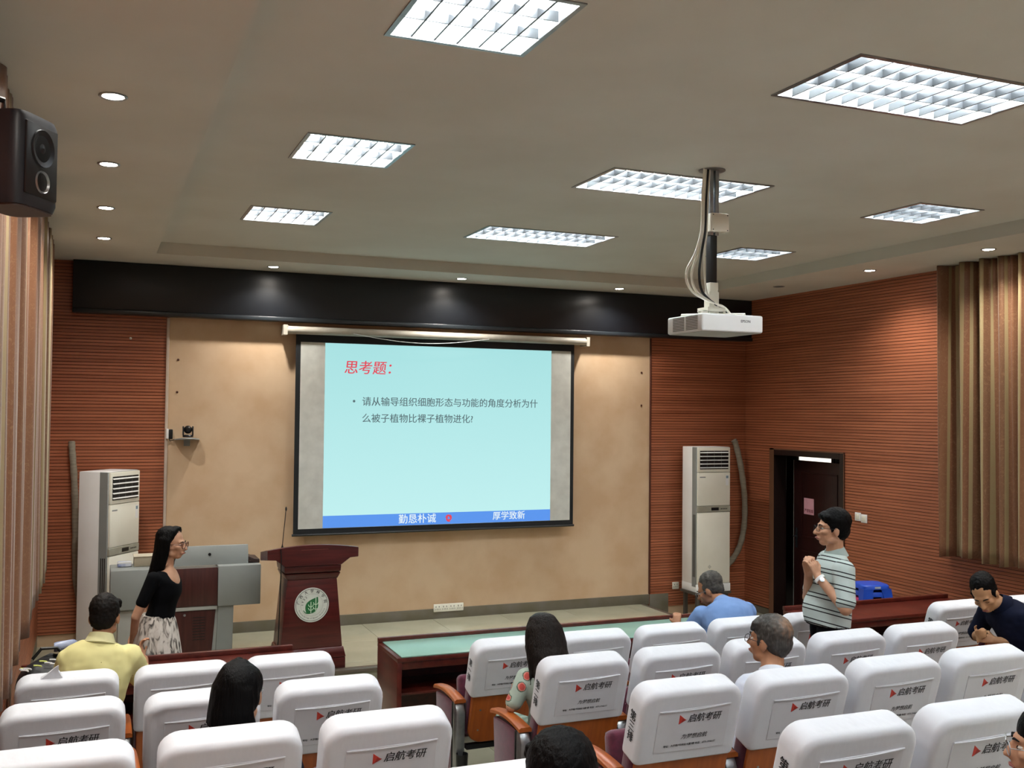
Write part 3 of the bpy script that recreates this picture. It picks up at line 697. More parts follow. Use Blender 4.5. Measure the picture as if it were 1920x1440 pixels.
bl = thing('tissue_packet', 'small blue and white packet at the end of the grey console', 'packet', (.30, 9.83, 1.022))
link('wrapper', bbox(-.07, .05, -.04, .04, .0, .045, .01, 3), mat('blue_wrapper', '#6c7bb0', .4, col2='#d5d8e2', scale=14), bl)
link('flap', bbox(-.07, .05, -.041, -.036, .03, .05, .002), m_white, bl)

# ------------------------------------------------------------------ front-row desks
def desk(label, x0, x1, glass):
    t = thing('front_desk', label, 'desk', ((x0+x1)/2, 7.12, 0), group='long desks before the first row'); h = (x1-x0)/2
    link('desk_top', bbox(-h, h, -.27, .265, .70, .73, .003), m_deskwood, t)
    link('rear_ledge', bbox(-h, h, .235, .27, .73, .765, .004), m_deskwood, t)
    link('apron', bbox(-h+.035, h-.035, -.255, -.235, .645, .70, .002), m_deskwood, t)
    for s_ in (-1, 1): link('side_panel', bbox(s_*h-.0175-s_*.0175, s_*h+.0175-s_*.0175, -.265, .262, -.0, .70, .003), m_deskwood, t)
    link('modesty_panel', bbox(-h+.035, h-.035, .22, .24, .02, .70, .002), m_deskwood, t)
    link('shelf', bbox(-h+.035, h-.035, -.2, .22, .45, .468, .002), m_deskwood, t)
    if glass:
        link('glass_top', bbox(-h+.03, h-.03, -.27, .232, .7305, .739, .002), mat('green_glass', '#83a698', .3, col2='#7c9f91', scale=2, spec=.4), t)
    return t
desk('long dark red desk with pale green glass top before the middle seats', 1.99, 5.17, True)
desk('dark red wooden desk before the seats beside the curtain and grey console', -.40, 1.36, False)
desk('dark red wooden desk in front of the blue plastic stools', 5.66, 7.55, False)

# bag and bottle on the desk end
BG = thing('black_bag', 'black bag with white and yellow print lying on the desk by the curtain', 'bag', (-.22, 7.0, .732))
def bagpt(u, v, w_): return (u*.19*(1-.12*w_), v*.20*(1-.1*w_), .0+w_*.15*(1-.35*u*u)*(1+.1*math.sin(5*u+2*v)))
b = B(); n = 14
rings = []
for zi in (0, .3, .6, .85, .97):
    s_ = math.sqrt(max(0, 1-(zi-.3)**2*1.4)) if zi > .3 else 1
    rings.append([bagpt(s_*math.copysign(abs(math.cos(2*PI*j/24))**.5, math.cos(2*PI*j/24)), s_*math.copysign(abs(math.sin(2*PI*j/24))**.5, math.sin(2*PI*j/24)), zi) for j in range(24)])
b.loft(rings).build('bag_body', mat('black_nylon', '#101113', .5, col2='#17181b', scale=9, bump=.4, bscale=12), BG, smooth=50)
m_yel = mat('print_yellow', '#d8e07a', .6); 
for k in range(9):
    a = random.uniform(-.16, .12); c = random.uniform(-.19, -.06)
    B().tube([(a+.03*math.cos(t*.7), c+.02*math.sin(t*.7), .148+.002*t-.35*a*a*4) for t in range(4)], .005, 5).build('print_mark', m_yel if k % 3 == 0 else m_white, BG)
B().tube([(-.1, .05, .14), (-.05, .06, .2), (.04, .06, .2), (.1, .05, .13)], .01, 7).build('handle', m_blackp, BG)
BP = thing('backpack', 'black backpack standing on the floor between the curtain and the first row', 'backpack', (-.385, 5.47, .12)); BP.scale = (.5, 1, .9)
def bpk(s_, z_, off=0): return [(.105*s_*math.copysign(abs(math.cos(2*PI*j/24))**.5, math.cos(2*PI*j/24)), .15*s_*math.copysign(abs(math.sin(2*PI*j/24))**.5, math.sin(2*PI*j/24)), z_) for j in range(24)]
B().loft([bpk(.9, 0), bpk(1, .04), bpk(1.02, .35), bpk(.95, .58), bpk(.8, .68), bpk(.45, .73)]).build('bag_body', m_blackp, BP, smooth=50)
B().tube([(0, -.05, .71), (0, -.04, .77), (0, .04, .77), (0, .05, .71)], .009, 7).build('handle', m_blackp, BP)
B().loft([[(x*.35+.1, y*.8, z_*.45+.08) for x, y, z_ in bpk(1, q)] for q in (0, .1, .6, .7)]).build('front_pocket', m_dkmetal, BP, smooth=50)
BT = thing('water_bottle', 'bluish plastic bottle lying beside the black bag', 'bottle', (-.12, 7.13, .93))
AXB = (Vector((0, 1, 0)), Vector((0, 0, 1)), Vector((.95, .3, .05)).normalized())
B().lathe((0, 0, 0), [(.001, -.085), (.028, -.083), (.031, -.07), (.031, .02), (.028, .04), (.014, .06)], 16, AXB).build('bottle_body', mat('bluish_plastic', '#7d89a8', .25, col2='#a9b2c8', scale=10), BT, smooth=50)
B().lathe((0, 0, 0), [(.014, .058), (.016, .06), (.016, .085), (.001, .087)], 14, AXB).build('cap', mat('navy_cap', '#1d2740', .4), BT, smooth=50)

# ------------------------------------------------------------------ stacked plastic stools
def stool(label, z0, M, first=None):
    t = thing('plastic_stool', label, 'stool', (7.1, 7.9, z0), math.radians(-14), group='plastic stools in a stack')
    H = .46
    def sq(r, z_, n=28, e=.42): return [(r*math.copysign(abs(math.cos(2*PI*j/n))**e, math.cos(2*PI*j/n)), r*math.copysign(abs(math.sin(2*PI*j/n))**e, math.sin(2*PI*j/n)), z_) for j in range(n)]
    B().loft([sq(.148, H-.045), sq(.146, H-.015), sq(.135, H-.002), sq(.12, H), sq(.03, H-.004)]).build('seat', M, t, smooth=40)
    for k in range(4):
        a = PI/2*k; c, s_ = math.cos(a), math.sin(a)
        rot = lambda x, y: (c*x-s_*y, s_*x+c*y)
        rings = []
        for q in (0, .35, .7, 1.0):
            r = .143+.055*q; z_ = (H-.04)*(1-q); wd = .105-.045*min(1, q*1.6)
            # L-shaped corner leg
            P = [(r, r-wd), (r, r), (r-wd, r), (r-wd, r-.006), (r-.006, r-.006), (r-.006, r-wd)]
            rings.append([(*rot(x, y), z_) for x, y in P])
        B().loft(rings).build('leg', M, t)
    B().tube([(math.copysign(1, math.cos(PI/4+PI/2*k))*.197, math.copysign(1, math.sin(PI/4+PI/2*k))*.197, .012) for k in range(1)]+[(.197, .19, .012)], .004, 6).build('foot_rim', M, t)
    return t
m_blue = mat('blue_plastic', '#2450c0', .35, col2='#1f48b2', scale=4, spec=.4); m_pink = mat('pink_plastic', '#d4407a', .35)
seq = [(0, m_pink, 'pink plastic stool at the very bottom of the stack by the wall'), (.07, m_blue, 'blue plastic stool, second from the floor in the stack'), (.14, m_blue, 'blue plastic stool, third from the floor in the stack'), (.21, m_pink, 'pink plastic stool showing through the blue ones in the stack'), (.28, m_blue, 'blue plastic stool just beneath the topmost one'), (.35, m_blue, 'topmost bright blue plastic stool with a pale badge')]
for dz, M, lb in seq: tp = stool(lb, dz, M)
B().box(-.03, .03, -.1495, -.148, .425, .445).build('badge', mat('stool_badge', '#b9c3cf', .4), tp)
# ------------------------------------------------------------------ auditorium chairs
def CP(u, v, d): return (u, -.075-.287*v+.958*d, .705+.958*v+.287*d)      # cover space -> chair space
def outline(hw, v0, v1, r, rb=.02, n=6, flare=0):
    p = []
    for (cx, cy, a0, rr) in ((hw-r, v1-r, 0, r), (-hw+r, v1-r, PI/2, r), (-hw+rb-flare, v0+rb, PI, rb), (hw-rb+flare, v0+rb, 1.5*PI, rb)):
        for k in range(n+1):
            a = a0+PI/2*k/n; p.append((cx+rr*math.cos(a), cy+rr*math.sin(a)))
    return p
def pad(hw, v0, v1, r, d0, d1, bev, rb=.02, seg=5, flare=0, wr=0, seed=0):
    """soft slab: rounded outline with rounded rims"""
    loops = [(bev+.022, d0-.001), (bev+.006, d0)]
    for k in range(seg+1):
        a = PI/2*k/seg; loops.append((bev*(1-math.sin(a)), d0+bev*(1-math.cos(a))))
    for k in range(seg+1):
        a = PI/2*k/seg; loops.append((bev*(1-math.cos(a)), d1-bev*(1-math.sin(a))))
    loops.append((bev+.006, d1))
    b = B(); rings = []
    for ins, d in loops:
        ring_ = []
        for u, v in outline(hw-ins, v0+ins*.5, v1-ins, max(.01, r-ins*.6), rb, 6, flare):
            x, y, z_ = CP(u, v, d)
            if wr:
                q = noise.noise(Vector((x*6+seed, y*6, z_*14)))*wr + noise.noise(Vector((x*17+seed, y*9, z_*22)))*wr*.5
                y += q; z_ += q*.7; x += noise.noise(Vector((z_*12, x*5+seed, 3)))*wr*.7
            ring_.append((x, y, z_))
        rings.append(ring_)
    b.loft(rings); return b
RF = lambda u, v, d=-.0035: frame(CP(u, v, d-.015), (1, 0, 0), (0, -.287, .958))     # writing on the rear of the cover
def chair_proto(seat_down, rumpled=0):
    t = thing('auditorium_chair', 'chair', 'chair')
    cv = pad(.252, -.005, .338, .075, -.015, .118, .026, .02, wr=.016 if rumpled else .0022, seed=3.1).build('seat_cover', m_cover, t, smooth=60)
    # piping ridge round the rear edge
    rid = [CP(u, v, -.006) for u, v in outline(.236, .01, .318, .065, .02)]
    if not rumpled:
        B().tube(rid[:14]+[], .0045, 6).build('cover_seam', m_cover, cv, smooth=60)
    pk = bevel(B().prism([(-.17, .052), (.185, .052), (.185, .262), (.09, .258), (0, .256), (-.09, .254), (-.17, .252)], -.0195, -.0145, lambda u, v, d: CP(u, v, d)).mesh(), .0015, 1)
    pk = link('pocket', pk, m_cover2, t)
    B().tube([CP(-.17+.355*k/8, .252+.010*(k/8)**1.5-.006*math.sin(PI*k/8), -.021) for k in range(9)], .0032, 6).build('pocket_hem', m_cover, pk, smooth=60)
    B().prism([(-.066, .185), (-.066, .23), (-.034, .204)], -.0215, -.0205, lambda u, v, d: CP(u, v, d+.001)).build('logo_mark', m_logo, pk)
    B().prism([(-.066, .185), (-.03, .204), (-.05, .212), (-.056, .192)], -.0222, -.0212, lambda u, v, d: CP(u, v, d+.001)).build('logo_mark', mat('logo_red_dark', '#9c2a22', .6), pk)
    link('lettering', text_mesh('启航考研', .043, .0006, .18, 2, 'LEFT', .92), m_ink, pk, mw=RF(-.024, .206, -.0058))
    link('lettering', text_mesh('为梦想启航', .026, .0003, .35, 1), m_ink, pk, mw=RF(.02, .120, -.0058))
    link('lettering', text_mesh('地址：大学路7号创业大厦7楼 电话：0771-3946617', .0125, .0004, 0, 1, 'CENTER', .92), m_ink, pk, mw=RF(.005, .082, -.0058))
    # plywood back, cushions
    pad(.236, -.33, .2, .05, .0, .022, .006, .10, 2).build('back_panel', m_orange, t, smooth=50)
    pad(.246, -.30, .2, .06, .026, .115, .03, .03, 4).build('backrest', m_maroon, t, smooth=50)
    for sx in (-.17, .17):
        for vv in (-.10, -.24): B().lathe(CP(sx, vv, .0005), [(.001, 0), (.007, 0), (.006, -.003), (.001, -.004)], 8, (Vector((1, 0, 0)), Vector((0, -.287, .958)), Vector((0, .958, .287)))).build('bolt', m_alu, t)
    if seat_down: s_ = bbox(-.235, .235, .06, .48, .36, .46, .035, 3)
    else: s_ = bevel(B().prism([(.10, .40), (.19, .38), (.24, .76), (.16, .78)], -.235, .235, lambda u, v, d: (d, u, v)).mesh(), .03, 3)
    link('seat', s_, m_maroon, t)
    B().box(-.22, .22, .05, .09, .34, .37).build('seat_pan', m_dkmetal, t)
    return t
def arm_proto(parent, x):
    b = B(); rings = []
    for k in range(11):
        u = k/10; y = -.015+.43*u; z_ = .655+.022*math.sin(PI*u*.9)-.02*u*u; w_ = .036-.006*u
        rings.append([(x-w_, y, z_), (x-w_, y, z_+.016), (x-w_*.7, y, z_+.024), (x+w_*.7, y, z_+.024), (x+w_, y, z_+.016), (x+w_, y, z_)])
    b.loft(rings).build('armrest', m_orange, parent, smooth=40)
    link('arm_panel', bevel(B().prism([(.05, .16), (.34, .16), (.385, .63), (.05, .645)], x-.024, x+.024, lambda u, v, d: (d, u, v)).mesh(), .01, 2), m_maroon, parent)
    link('arm_post', bevel(B().prism([(-.02, .03), (.045, .03), (.045, .655), (.0, .655), (-.028, .60)], x-.03, x+.03, lambda u, v, d: (d, u, v)).mesh(), .01, 2), m_alu, parent)
    link('arm_edge', bevel(B().prism([(.045, .12), (.055, .12), (.055, .648), (.045, .65)], x-.033, x+.033, lambda u, v, d: (d, u, v)).mesh(), .002, 1), m_blackp, parent)
    link('foot', bbox(x-.04, x+.04, -.06, .30, 0, .032, .008), m_dkmetal, parent)
    B().lathe((x, -.055, .26), [(.02, 0), (.034, .004), (.038, .10), (.036, .10), (.03, .02), (.001, .015)], 16).build('cup_holder', m_blackp, parent, smooth=40)
CH_UP = chair_proto(False); CH_DN = chair_proto(True); CH_RU = chair_proto(False, 1)
ARM = bpy.data.objects.new('arm_set', None); COL.objects.link(ARM); arm_proto(ARM, -.29)
OCC = {(0, -3), (0, 3), (1, 0), (1, 5), (2, -2), (2, 1), (4, -1), (4, 0)}
CHAIRS = [(0, i) for i in (-3, -2, -1, 0, 1, 2, 3, 4, 5, 6)] + [(1, i) for i in (-3, -2, -1, 0, 1, 2, 3, 4, 5)] + [(2, i) for i in (-3, -2, -1, 0, 1, 2, 3, 4)] + [(3, i) for i in (-1, 0, 1, 2)] + [(4, -1), (4, 0)]
def seat_x(i):
    if 0 <= i < 5: return XC+(i-2)*PITCH_S
    if i >= 5: return XC+2*PITCH_S+AISLE+(i-5)*PITCH_S
    return XC-2*PITCH_S-AISLE+(i+1)*PITCH_S
rowname = ['first', 'second', 'third', 'fourth', 'fifth']
def chair_label(r, i):
    o = 'white-covered chair, '+rowname[r]+' row from the stage, '
    if i >= 5: return o+['first', 'second'][i-5]+' seat on the door-wall side'
    if i >= 0: return o+['lectern-aisle seat', 'second', 'third', 'fourth', 'fifth'][i]+(' of the middle block' if i == 0 else ' seat of the middle block')
    return o+{-1: 'aisle seat', -2: 'middle seat', -3: 'innermost seat'}[i]+' of the curtain-side block'
first = {id(CH_UP): True, id(CH_DN): True, id(CH_RU): True}
rnd = random.Random(4)
for r, i in CHAIRS:
    P = CH_RU if (r, i) == (1, -2) else (CH_DN if (r, i) in OCC else CH_UP)
    o = copy_tree(P)
    o.location = (seat_x(i), ROW0-ROWD*r, RISE*r); o.rotation_euler = (rnd.uniform(-.012, .012), 0, rnd.uniform(-.018, .018))
    o['label'] = chair_label(r, i); o['category'] = 'chair'; o['group'] = 'white-covered auditorium chairs'
    if (r, i) == (1, -2): o['label'] = 'white-covered auditorium chair with a badly rumpled cover, second row from the stage'
    for ch in list(ARM.children): copy_tree(ch, o)
    if i in (4, -1):
        for ch in list(ARM.children): c = copy_tree(ch, o); c.location.x += .58
    if (r, i) == (0, -3):
        fb = B(); fb.loft([[CP(u, v, d) for u, v, d in ((-.15, .325, .03), (-.02, .33, .03), (-.02, .33, .06), (-.15, .325, .06))], [CP(u, v, d) for u, v, d in ((-.10, .36, .04), (-.045, .375, .04), (-.045, .375, .055), (-.10, .36, .055))], [CP(u, v, d) for u, v, d in ((-.055, .40, .045), (-.045, .405, .045), (-.045, .405, .05), (-.055, .40, .05))]]).build('cover_flap', m_cover, o, smooth=60)
    if i in (0, 5):
        s_ = '第\n'+'一二三四五'[r]+'\n排'
        link('row_lettering', text_mesh(s_, .05, .0013, 0, 2, 'CENTER', 1, .98), m_ink, o, mw=frame(CP(-.2545, .155, .05), (0, -.958, -.287), (0, -.287, .958)))
def drop(o):
    for ch in list(o.children): drop(ch)
    bpy.data.objects.remove(o)
for q in (ARM, CH_UP, CH_DN, CH_RU): drop(q)
# ------------------------------------------------------------------ people
m_skin = mat('skin', '#c3967a', .55, col2='#b98a6c', scale=14, spec=.35)
m_skin2 = mat('skin_tan', '#a9795a', .55, col2='#9d6d4f', scale=14, spec=.35)
m_hair = mat('black_hair', '#040405', .5, col2='#070708', scale=18, stretch=(6, 6, .5), bump=.5, bscale=22, bstretch=(8, 8, .5), spec=.10)
m_lip = mat('lip', '#9a5850', .5); m_eye = mat('eye_white', '#d9d4cc', .3); m_iris = mat('iris', '#1a120e', .2)
def axes(f, up=(0, 0, 1)):
    f = Vector(f).normalized(); r = f.cross(Vector(up)).normalized(); return r, f, r.cross(f)
def remesh(b, voxel, it=6, fac=.5):
    me = b.mesh('tmp', recalc=False); o = bpy.data.objects.new('tmp', me)
    a = o.modifiers.new('r', 'REMESH'); a.mode = 'VOXEL'; a.voxel_size = voxel; a.use_smooth_shade = True
    s_ = o.modifiers.new('s', 'SMOOTH'); s_.iterations = it; s_.factor = fac
    out = evaluated(o)
    bpy.data.objects.remove(o); bpy.data.meshes.remove(me); out.shade_smooth(); return out
def displace(me, fn):
    co = [v.co.copy() for v in me.vertices]; no = [v.normal.copy() for v in me.vertices]; flat = []
    for c, n_ in zip(co, no): flat += list(c+n_*fn(c))
    me.vertices.foreach_set('co', flat); me.update()
def head_prims(b, c, ax, k=1.0):
    X, Y, Z = ax; c = Vector(c)
    P = lambda x, y, z_: c + (X*x + Y*y + Z*z_)*k
    b.ell(P(0, -.014, .028), (.074*k, .092*k, .088*k), ax); b.ell(P(0, .022, -.036), (.061*k, .070*k, .080*k), ax)
    b.ell(P(0, .050, -.094), (.034*k, .032*k, .024*k), ax); b.ell(P(0, .070, .016), (.050*k, .022*k, .016*k), ax)
    for s_ in (-1, 1):
        b.ell(P(s_*.040, .058, -.026), (.024*k, .026*k, .020*k), ax)
        b.ell(P(s_*.076, -.006, -.018), (.010*k, .020*k, .034*k), ax); b.ell(P(s_*.044, .01, -.078), (.022*k, .04*k, .022*k), ax)
    b.cone(P(0, .088, .004), .009*k, P(0, .112, -.034), .0135*k); b.ell(P(0, .096, -.038), (.02*k, .014*k, .011*k), ax)
    b.ell(P(0, .088, -.068), (.024*k, .015*k, .015*k), ax)
TM = [(0, .168, .12), (.2, .155, .115), (.4, .15, .11), (.6, .165, .116), (.8, .178, .108), (.92, .14, .08), (1.0, .065, .058)]
TF = [(0, .165, .115), (.2, .135, .095), (.38, .122, .085), (.6, .142, .112), (.8, .15, .095), (.92, .118, .07), (1.0, .055, .05)]
def lerp_tab(T, t):
    for i in range(len(T)-1):
        if t <= T[i+1][0]:
            u = (t-T[i][0])/(T[i+1][0]-T[i][0]); u = u*u*(3-2*u)*.5+u*.5
            return tuple(T[i][j]+(T[i+1][j]-T[i][j])*u for j in (1, 2))
    return T[-1][1:]
def torso(b, J, infl=0, t0=0, t1=1, n=26, flare=0, vneck=0):
    pel, nk = Vector(J['pelvis']), Vector(J['neck']); mid = (pel+nk)/2 + Vector(J.get('curve', (0, 0, 0)))
    Rs = (Vector(J['sh_r'])-Vector(J['sh_l'])).normalized(); Rh = Vector(J.get('hipaxis', Rs)).normalized(); T = J.get('table', TM); rings = []
    for i in range(15):
        t = t0+(t1-t0)*i/14; p = pel*(1-t)**2+mid*2*t*(1-t)+nk*t*t; d = ((mid-pel)*(1-t)+(nk-mid)*t).normalized()
        R_ = Rh.lerp(Rs, min(1, t*1.2)); R_ = (R_-d*R_.dot(d)).normalized(); F_ = d.cross(R_)
        w_, dp = lerp_tab(T, t); bl = J.get('belly', 0)*math.exp(-((t-.25)/.22)**2); g = J.get('girth', 1)
        w_ = w_*g+infl+flare*(1-t); dp = dp*g+infl+flare*(1-t)
        vn = vneck*max(0, (t-.72)/.28)**1.2
        rings.append([p-d*vn*max(0, math.sin(2*PI*j/n))**3+R_*w_*math.cos(2*PI*j/n)+F_*(dp+(bl if math.sin(2*PI*j/n) > 0 else bl*.15))*math.sin(2*PI*j/n) for j in range(n)])
    b.loft(rings)
def hand(b, w_, dirv, lat, side, curl, k=1.0):
    """w_: wrist; dirv: along the palm; lat: from little finger to index; palm normal = lat x dir * side"""
    D = Vector(dirv).normalized(); Lt = Vector(lat); Lt = (Lt-D*Lt.dot(D)).normalized(); N = Lt.cross(D)*side; w_ = Vector(w_)
    for q in (-.024, -.008, .008, .024): b.cone(w_+D*.012*k+Lt*q*.7*k, .015*k, w_+D*.082*k+Lt*q*k, .0125*k, 10)
    for i, ln in enumerate((.74, .92, 1.0, .9)):
        p = w_+D*.085*k+Lt*(-.030+.020*i)*k; a = 0
        for sg, cr in ((.040, curl*.7), (.026, curl), (.021, curl*.8)):
            a += cr; d = D*math.cos(a)+N*math.sin(a); q = p+d*sg*ln*k; b.cone(p, .0083*k, q, .0073*k, 8); p = q
    p = w_+D*.028*k+Lt*.026*k; d = (D*.7+Lt*.75+N*.25).normalized()
    q = p+d*.042*k; b.cone(p, .0125*k, q, .0105*k, 8); d2 = (D*.9+Lt*.15+N*(.25+.3*curl)).normalized(); r_ = q+d2*.032*k; b.cone(q, .0105*k, r_, .0085*k, 8)
def person(label, J, skin=m_skin, vox=.008, hands=True, legs=True, it=4):
    ax = axes(J['face'], J.get('headup', (0, 0, 1))); hc = Vector(J['head']); k = J.get('hk', 1.0)
    b = B(); head_prims(b, hc, ax, k)
    b.cone(hc+(ax[1]*-.02+ax[2]*-.06)*k, .054*k*J.get('neckk', 1), Vector(J['neck'])+Vector((0, 0, -.01)), .060*k*J.get('neckk', 1))
    torso(b, J, -.004)
    g = J.get('limb', 1.0)
    for s_ in 'lr':
        b.cone(J['sh_'+s_], .052*g, J['el_'+s_], .040*g); b.cone(J['el_'+s_], .039*g, J['wr_'+s_], .027*g)
        if hands:
            h_ = J['hd_'+s_]; hand(b, J['wr_'+s_], h_[0], h_[1], h_[2], h_[3], .95*k)
        if legs:
            b.cone(J['hp_'+s_], .085*g, J['kn_'+s_], .058*g); b.cone(J['kn_'+s_], .056*g, J['an_'+s_], .038*g)
            a = Vector(J['an_'+s_]); f = Vector(J['toe']).normalized(); b.cone(a+Vector((0, 0, -.035)), .032, a+f*.14+Vector((0, 0, -.045)), .026)
    me = remesh(b, vox, it)
    o = link('person', me, skin); tag(o, label, 'person')
    P = lambda x, y, z_: hc+(ax[0]*x+ax[1]*y+ax[2]*z_)*k
    for s_ in (-1, 1):
        if not J.get('shut'): B().ell(P(s_*.031, .0725, -.004), (.0125*k, .0115*k, .006*k), ax, 12, 8).build('eye', m_eye, o, smooth=True)
        if J.get('shut'): B().tube([P(s_*.018, .083, -.008), P(s_*.031, .084, -.011), P(s_*.044, .078, -.008)], .0016*k, 5).build('eyelid_line', m_iris, o)
        else: B().ell(P(s_*.031, .081, -.004), (.006*k, .0045*k, .0055*k), ax, 10, 6).build('iris', m_iris, o, smooth=True)
        B().tube([P(s_*.014, .092, .016), P(s_*.03, .090, .022), P(s_*.048, .078, .018)], [.0035*k, .004*k, .002*k], 6).build('eyebrow', m_hair, o)
    B().tube([P(-.022, .094, -.070), P(-.008, .103, -.066), P(.008, .103, -.066), P(.022, .094, -.070)], [.002, .005, .005, .002], 8).build('lips', m_lip, o, smooth=True)
    return o, P, ax, k
def short_hair(o, P, ax, k, M=m_hair, vol=0.0, fringe=.02, seed=1, rec=0, fz=0):
    b = B(); v = vol
    b.ell(P(0, -.020-rec, .044+rec*.3), ((.0805+v)*k, (.096+v)*k, (.086+v)*k), ax); b.ell(P(0, -.050, -.005), ((.072+v)*k, (.062+v)*k, (.075+v)*k), ax)
    for s_ in (-1, 1): b.ell(P(s_*.058, -.012, .018), ((.023+v*.6)*k, (.048+v*.4)*k, (.042)*k), ax); b.cone(P(s_*.070, .020, .02), .011*k, P(s_*.071, .022, -.022), .006*k)
    r_ = random.Random(seed)
    if fringe:
        for q in range(16):
            x = -.062+.124*q/15; b.cone(P(x, .048+fringe*.5, .096-abs(x)*.35), .018*k, P(x*1.05+r_.uniform(-.008, .008), .074+fringe*.6-abs(x)*.25, .062+fz-abs(x)*.2+r_.uniform(-.012, .01)), .009*k, 8)
    me = remesh(b, .0065, 4)
    displace(me, lambda c: .0035*noise.noise(c*70)+.0025*noise.noise(c*25))
    return link('hair', me, M, o)
def long_hair(o, P, ax, k, length, wide=1.0, back=.0, a0=-22, a1=202, M=m_hair, nst=46, seed=2, curl=0, front=None, part=.0, taper=1.0, rec=0):
    b = B(); r_ = random.Random(seed)
    b.ell(P(0, -.018-rec, .040+rec*.25), (.083*k*min(wide, 1.1), .099*k, .084*k), ax); b.ell(P(0, -.045, -.01), (.076*k*min(wide, 1.15), .066*k, .08*k), ax)
    for i in range(nst):
        th = math.radians(a0+(a1-a0)*i/(nst-1)); cx, cy = math.cos(th), math.sin(th)
        ln = length*(1+r_.uniform(-.12, .06))
        if front and (i < front or i >= nst-front): ln *= .92
        pts = [P(part+cx*.02, .030-cy*.03, .118), P(part*.5+cx*.058*min(wide, 1.1), .010-cy*.070, .096), P(cx*.086*min(wide, 1.12), -.006-rec*.7-cy*.098, .03), P(cx*.090*wide, -.010-rec*.5-cy*.098, -.06),
               P(cx*.088*wide+r_.uniform(-.01, .01), -.014-cy*.096-back*.3, -.06-(ln-.06)*.45), P(cx*.08*wide*taper+r_.uniform(-.014, .014)+curl*math.sin(i), -.016-cy*.09*taper-back, -ln)]
        for q in range(5): b.cone(pts[q], (.015 if q < 4 else .014)*k, pts[q+1], (.015 if q < 4 else .005)*k, 7)
    me = remesh(b, .0075, 3)
    displace(me, lambda c: .003*noise.noise(Vector((c.x*60, c.y*60, c.z*6))))
    return link('hair', me, M, o)
def glasses(o, P, k, M, y=.105, w_=.030, h_=.020, z0=-.006, r=.0022):
    b = B()
    for s_ in (-1, 1):
        b.tube([P(s_*.034+w_*math.copysign(abs(math.cos(2*PI*j/20))**.7, math.cos(2*PI*j/20)), y-.10*abs(s_*.034+w_*math.cos(2*PI*j/20)), z0+h_*math.copysign(abs(math.sin(2*PI*j/20))**.8, math.sin(2*PI*j/20))) for j in range(21)], r, 6)
        b.tube([P(s_*.064, y-.008, z0+.006), P(s_*.078, y-.05, z0+.006), P(s_*.083, .0, z0+.004), P(s_*.082, -.012, z0-.012)], r, 6)
    b.tube([P(-.006, y, z0+.004), P(0, y+.002, z0+.007), P(.006, y, z0+.004)], r, 6)
    return b.build('glasses', M, o, smooth=60)
def shirt(o, J, M, sl=.55, infl=.012, t0=.12, vox=.009, collar=True, name='shirt', wr=.004, flare=0, arms='lr', sr=.060, seed=0, vneck=0):
    b = B(); torso(b, J, infl, t0, .985 if collar else .955, flare=flare, vneck=vneck); g = J.get('limb', 1.0)
    for s_ in arms:
        a, e, w_ = Vector(J['sh_'+s_]), Vector(J['el_'+s_]), Vector(J['wr_'+s_])
        if sl <= 1: b.cone(a, sr*g+.004, a.lerp(e, sl), (sr-.003)*g)
        else: b.cone(a, sr*g+.004, e, .050*g); b.cone(e, .050*g, e.lerp(w_, sl-1), .038*g)
        n_ = Vector(J['neck']); b.cone(a, (sr-.006)*g, n_.lerp(a, .30)+Vector((0, 0, -.050)), .052*g)
    me = remesh(b, vox, 4)
    displace(me, lambda c: wr*(noise.noise(Vector((c.x*9+seed, c.y*9, c.z*16)))+.5*noise.noise(Vector((c.x*24, c.y*24+seed, c.z*30)))))
    s_ = link(name, me, M, o)
    return s_
def collar_ring(par, J, M, r=.064, h_=.032, tilt=.35, name='collar', thick=.007):
    nk = Vector(J['neck']); d = (Vector(J['head'])-nk).normalized(); f = Vector(J['face']); f = (f-d*f.dot(d)).normalized(); R_ = f.cross(d)
    b = B(); n = 30; rings = []
    for (rr, zz) in ((r, -.03), (r-.008, h_), (r-.003, h_+.002), (r+thick+.014, -.022)):
        rings.append([nk+R_*rr*math.cos(2*PI*j/n)+f*rr*math.sin(2*PI*j/n)*1.02+d*(zz-tilt*rr*.5*max(0, math.sin(2*PI*j/n))) for j in range(n)])
    rings.append(rings[0]); b.loft(rings, cap=False); return b.build(name, M, par, smooth=60)
def trousers(o, J, M, infl=.014, name='trousers', to=1.0, vox=.011):
    b = B(); g = J.get('limb', 1.0); torso(b, J, infl-.002, 0, .2)
    for s_ in 'lr':
        b.cone(J['hp_'+s_], .085*g+infl, J['kn_'+s_], .060*g+infl)
        a = Vector(J['kn_'+s_]); e = a.lerp(Vector(J['an_'+s_]), to); b.cone(a, .058*g+infl, e, .045*g+infl)
    me = remesh(b, vox, 3); return link(name, me, M, o)
def shoes(o, J, M):
    f = Vector(J['toe']).normalized()
    for s_ in 'lr':
        a = Vector(J['an_'+s_]); zf = J['floor']; b = B(); r_ = f.cross(Vector((0, 0, 1)))
        rings = []
        for u, w_, h_ in ((-.07, .026, .06), (-.06, .036, .075), (0, .040, .08), (.06, .046, .055), (.12, .048, .04), (.165, .040, .034), (.185, .022, .026)):
            c = Vector((a.x, a.y, zf))+f*u
            rings.append([c+r_*w_*math.cos(2*PI*j/12)+Vector((0, 0, 1))*(h_*.5+.002+h_*.5*math.sin(2*PI*j/12)) for j in range(12)])
        b.loft(rings).build('shoe', M, o, smooth=60)
V = Vector
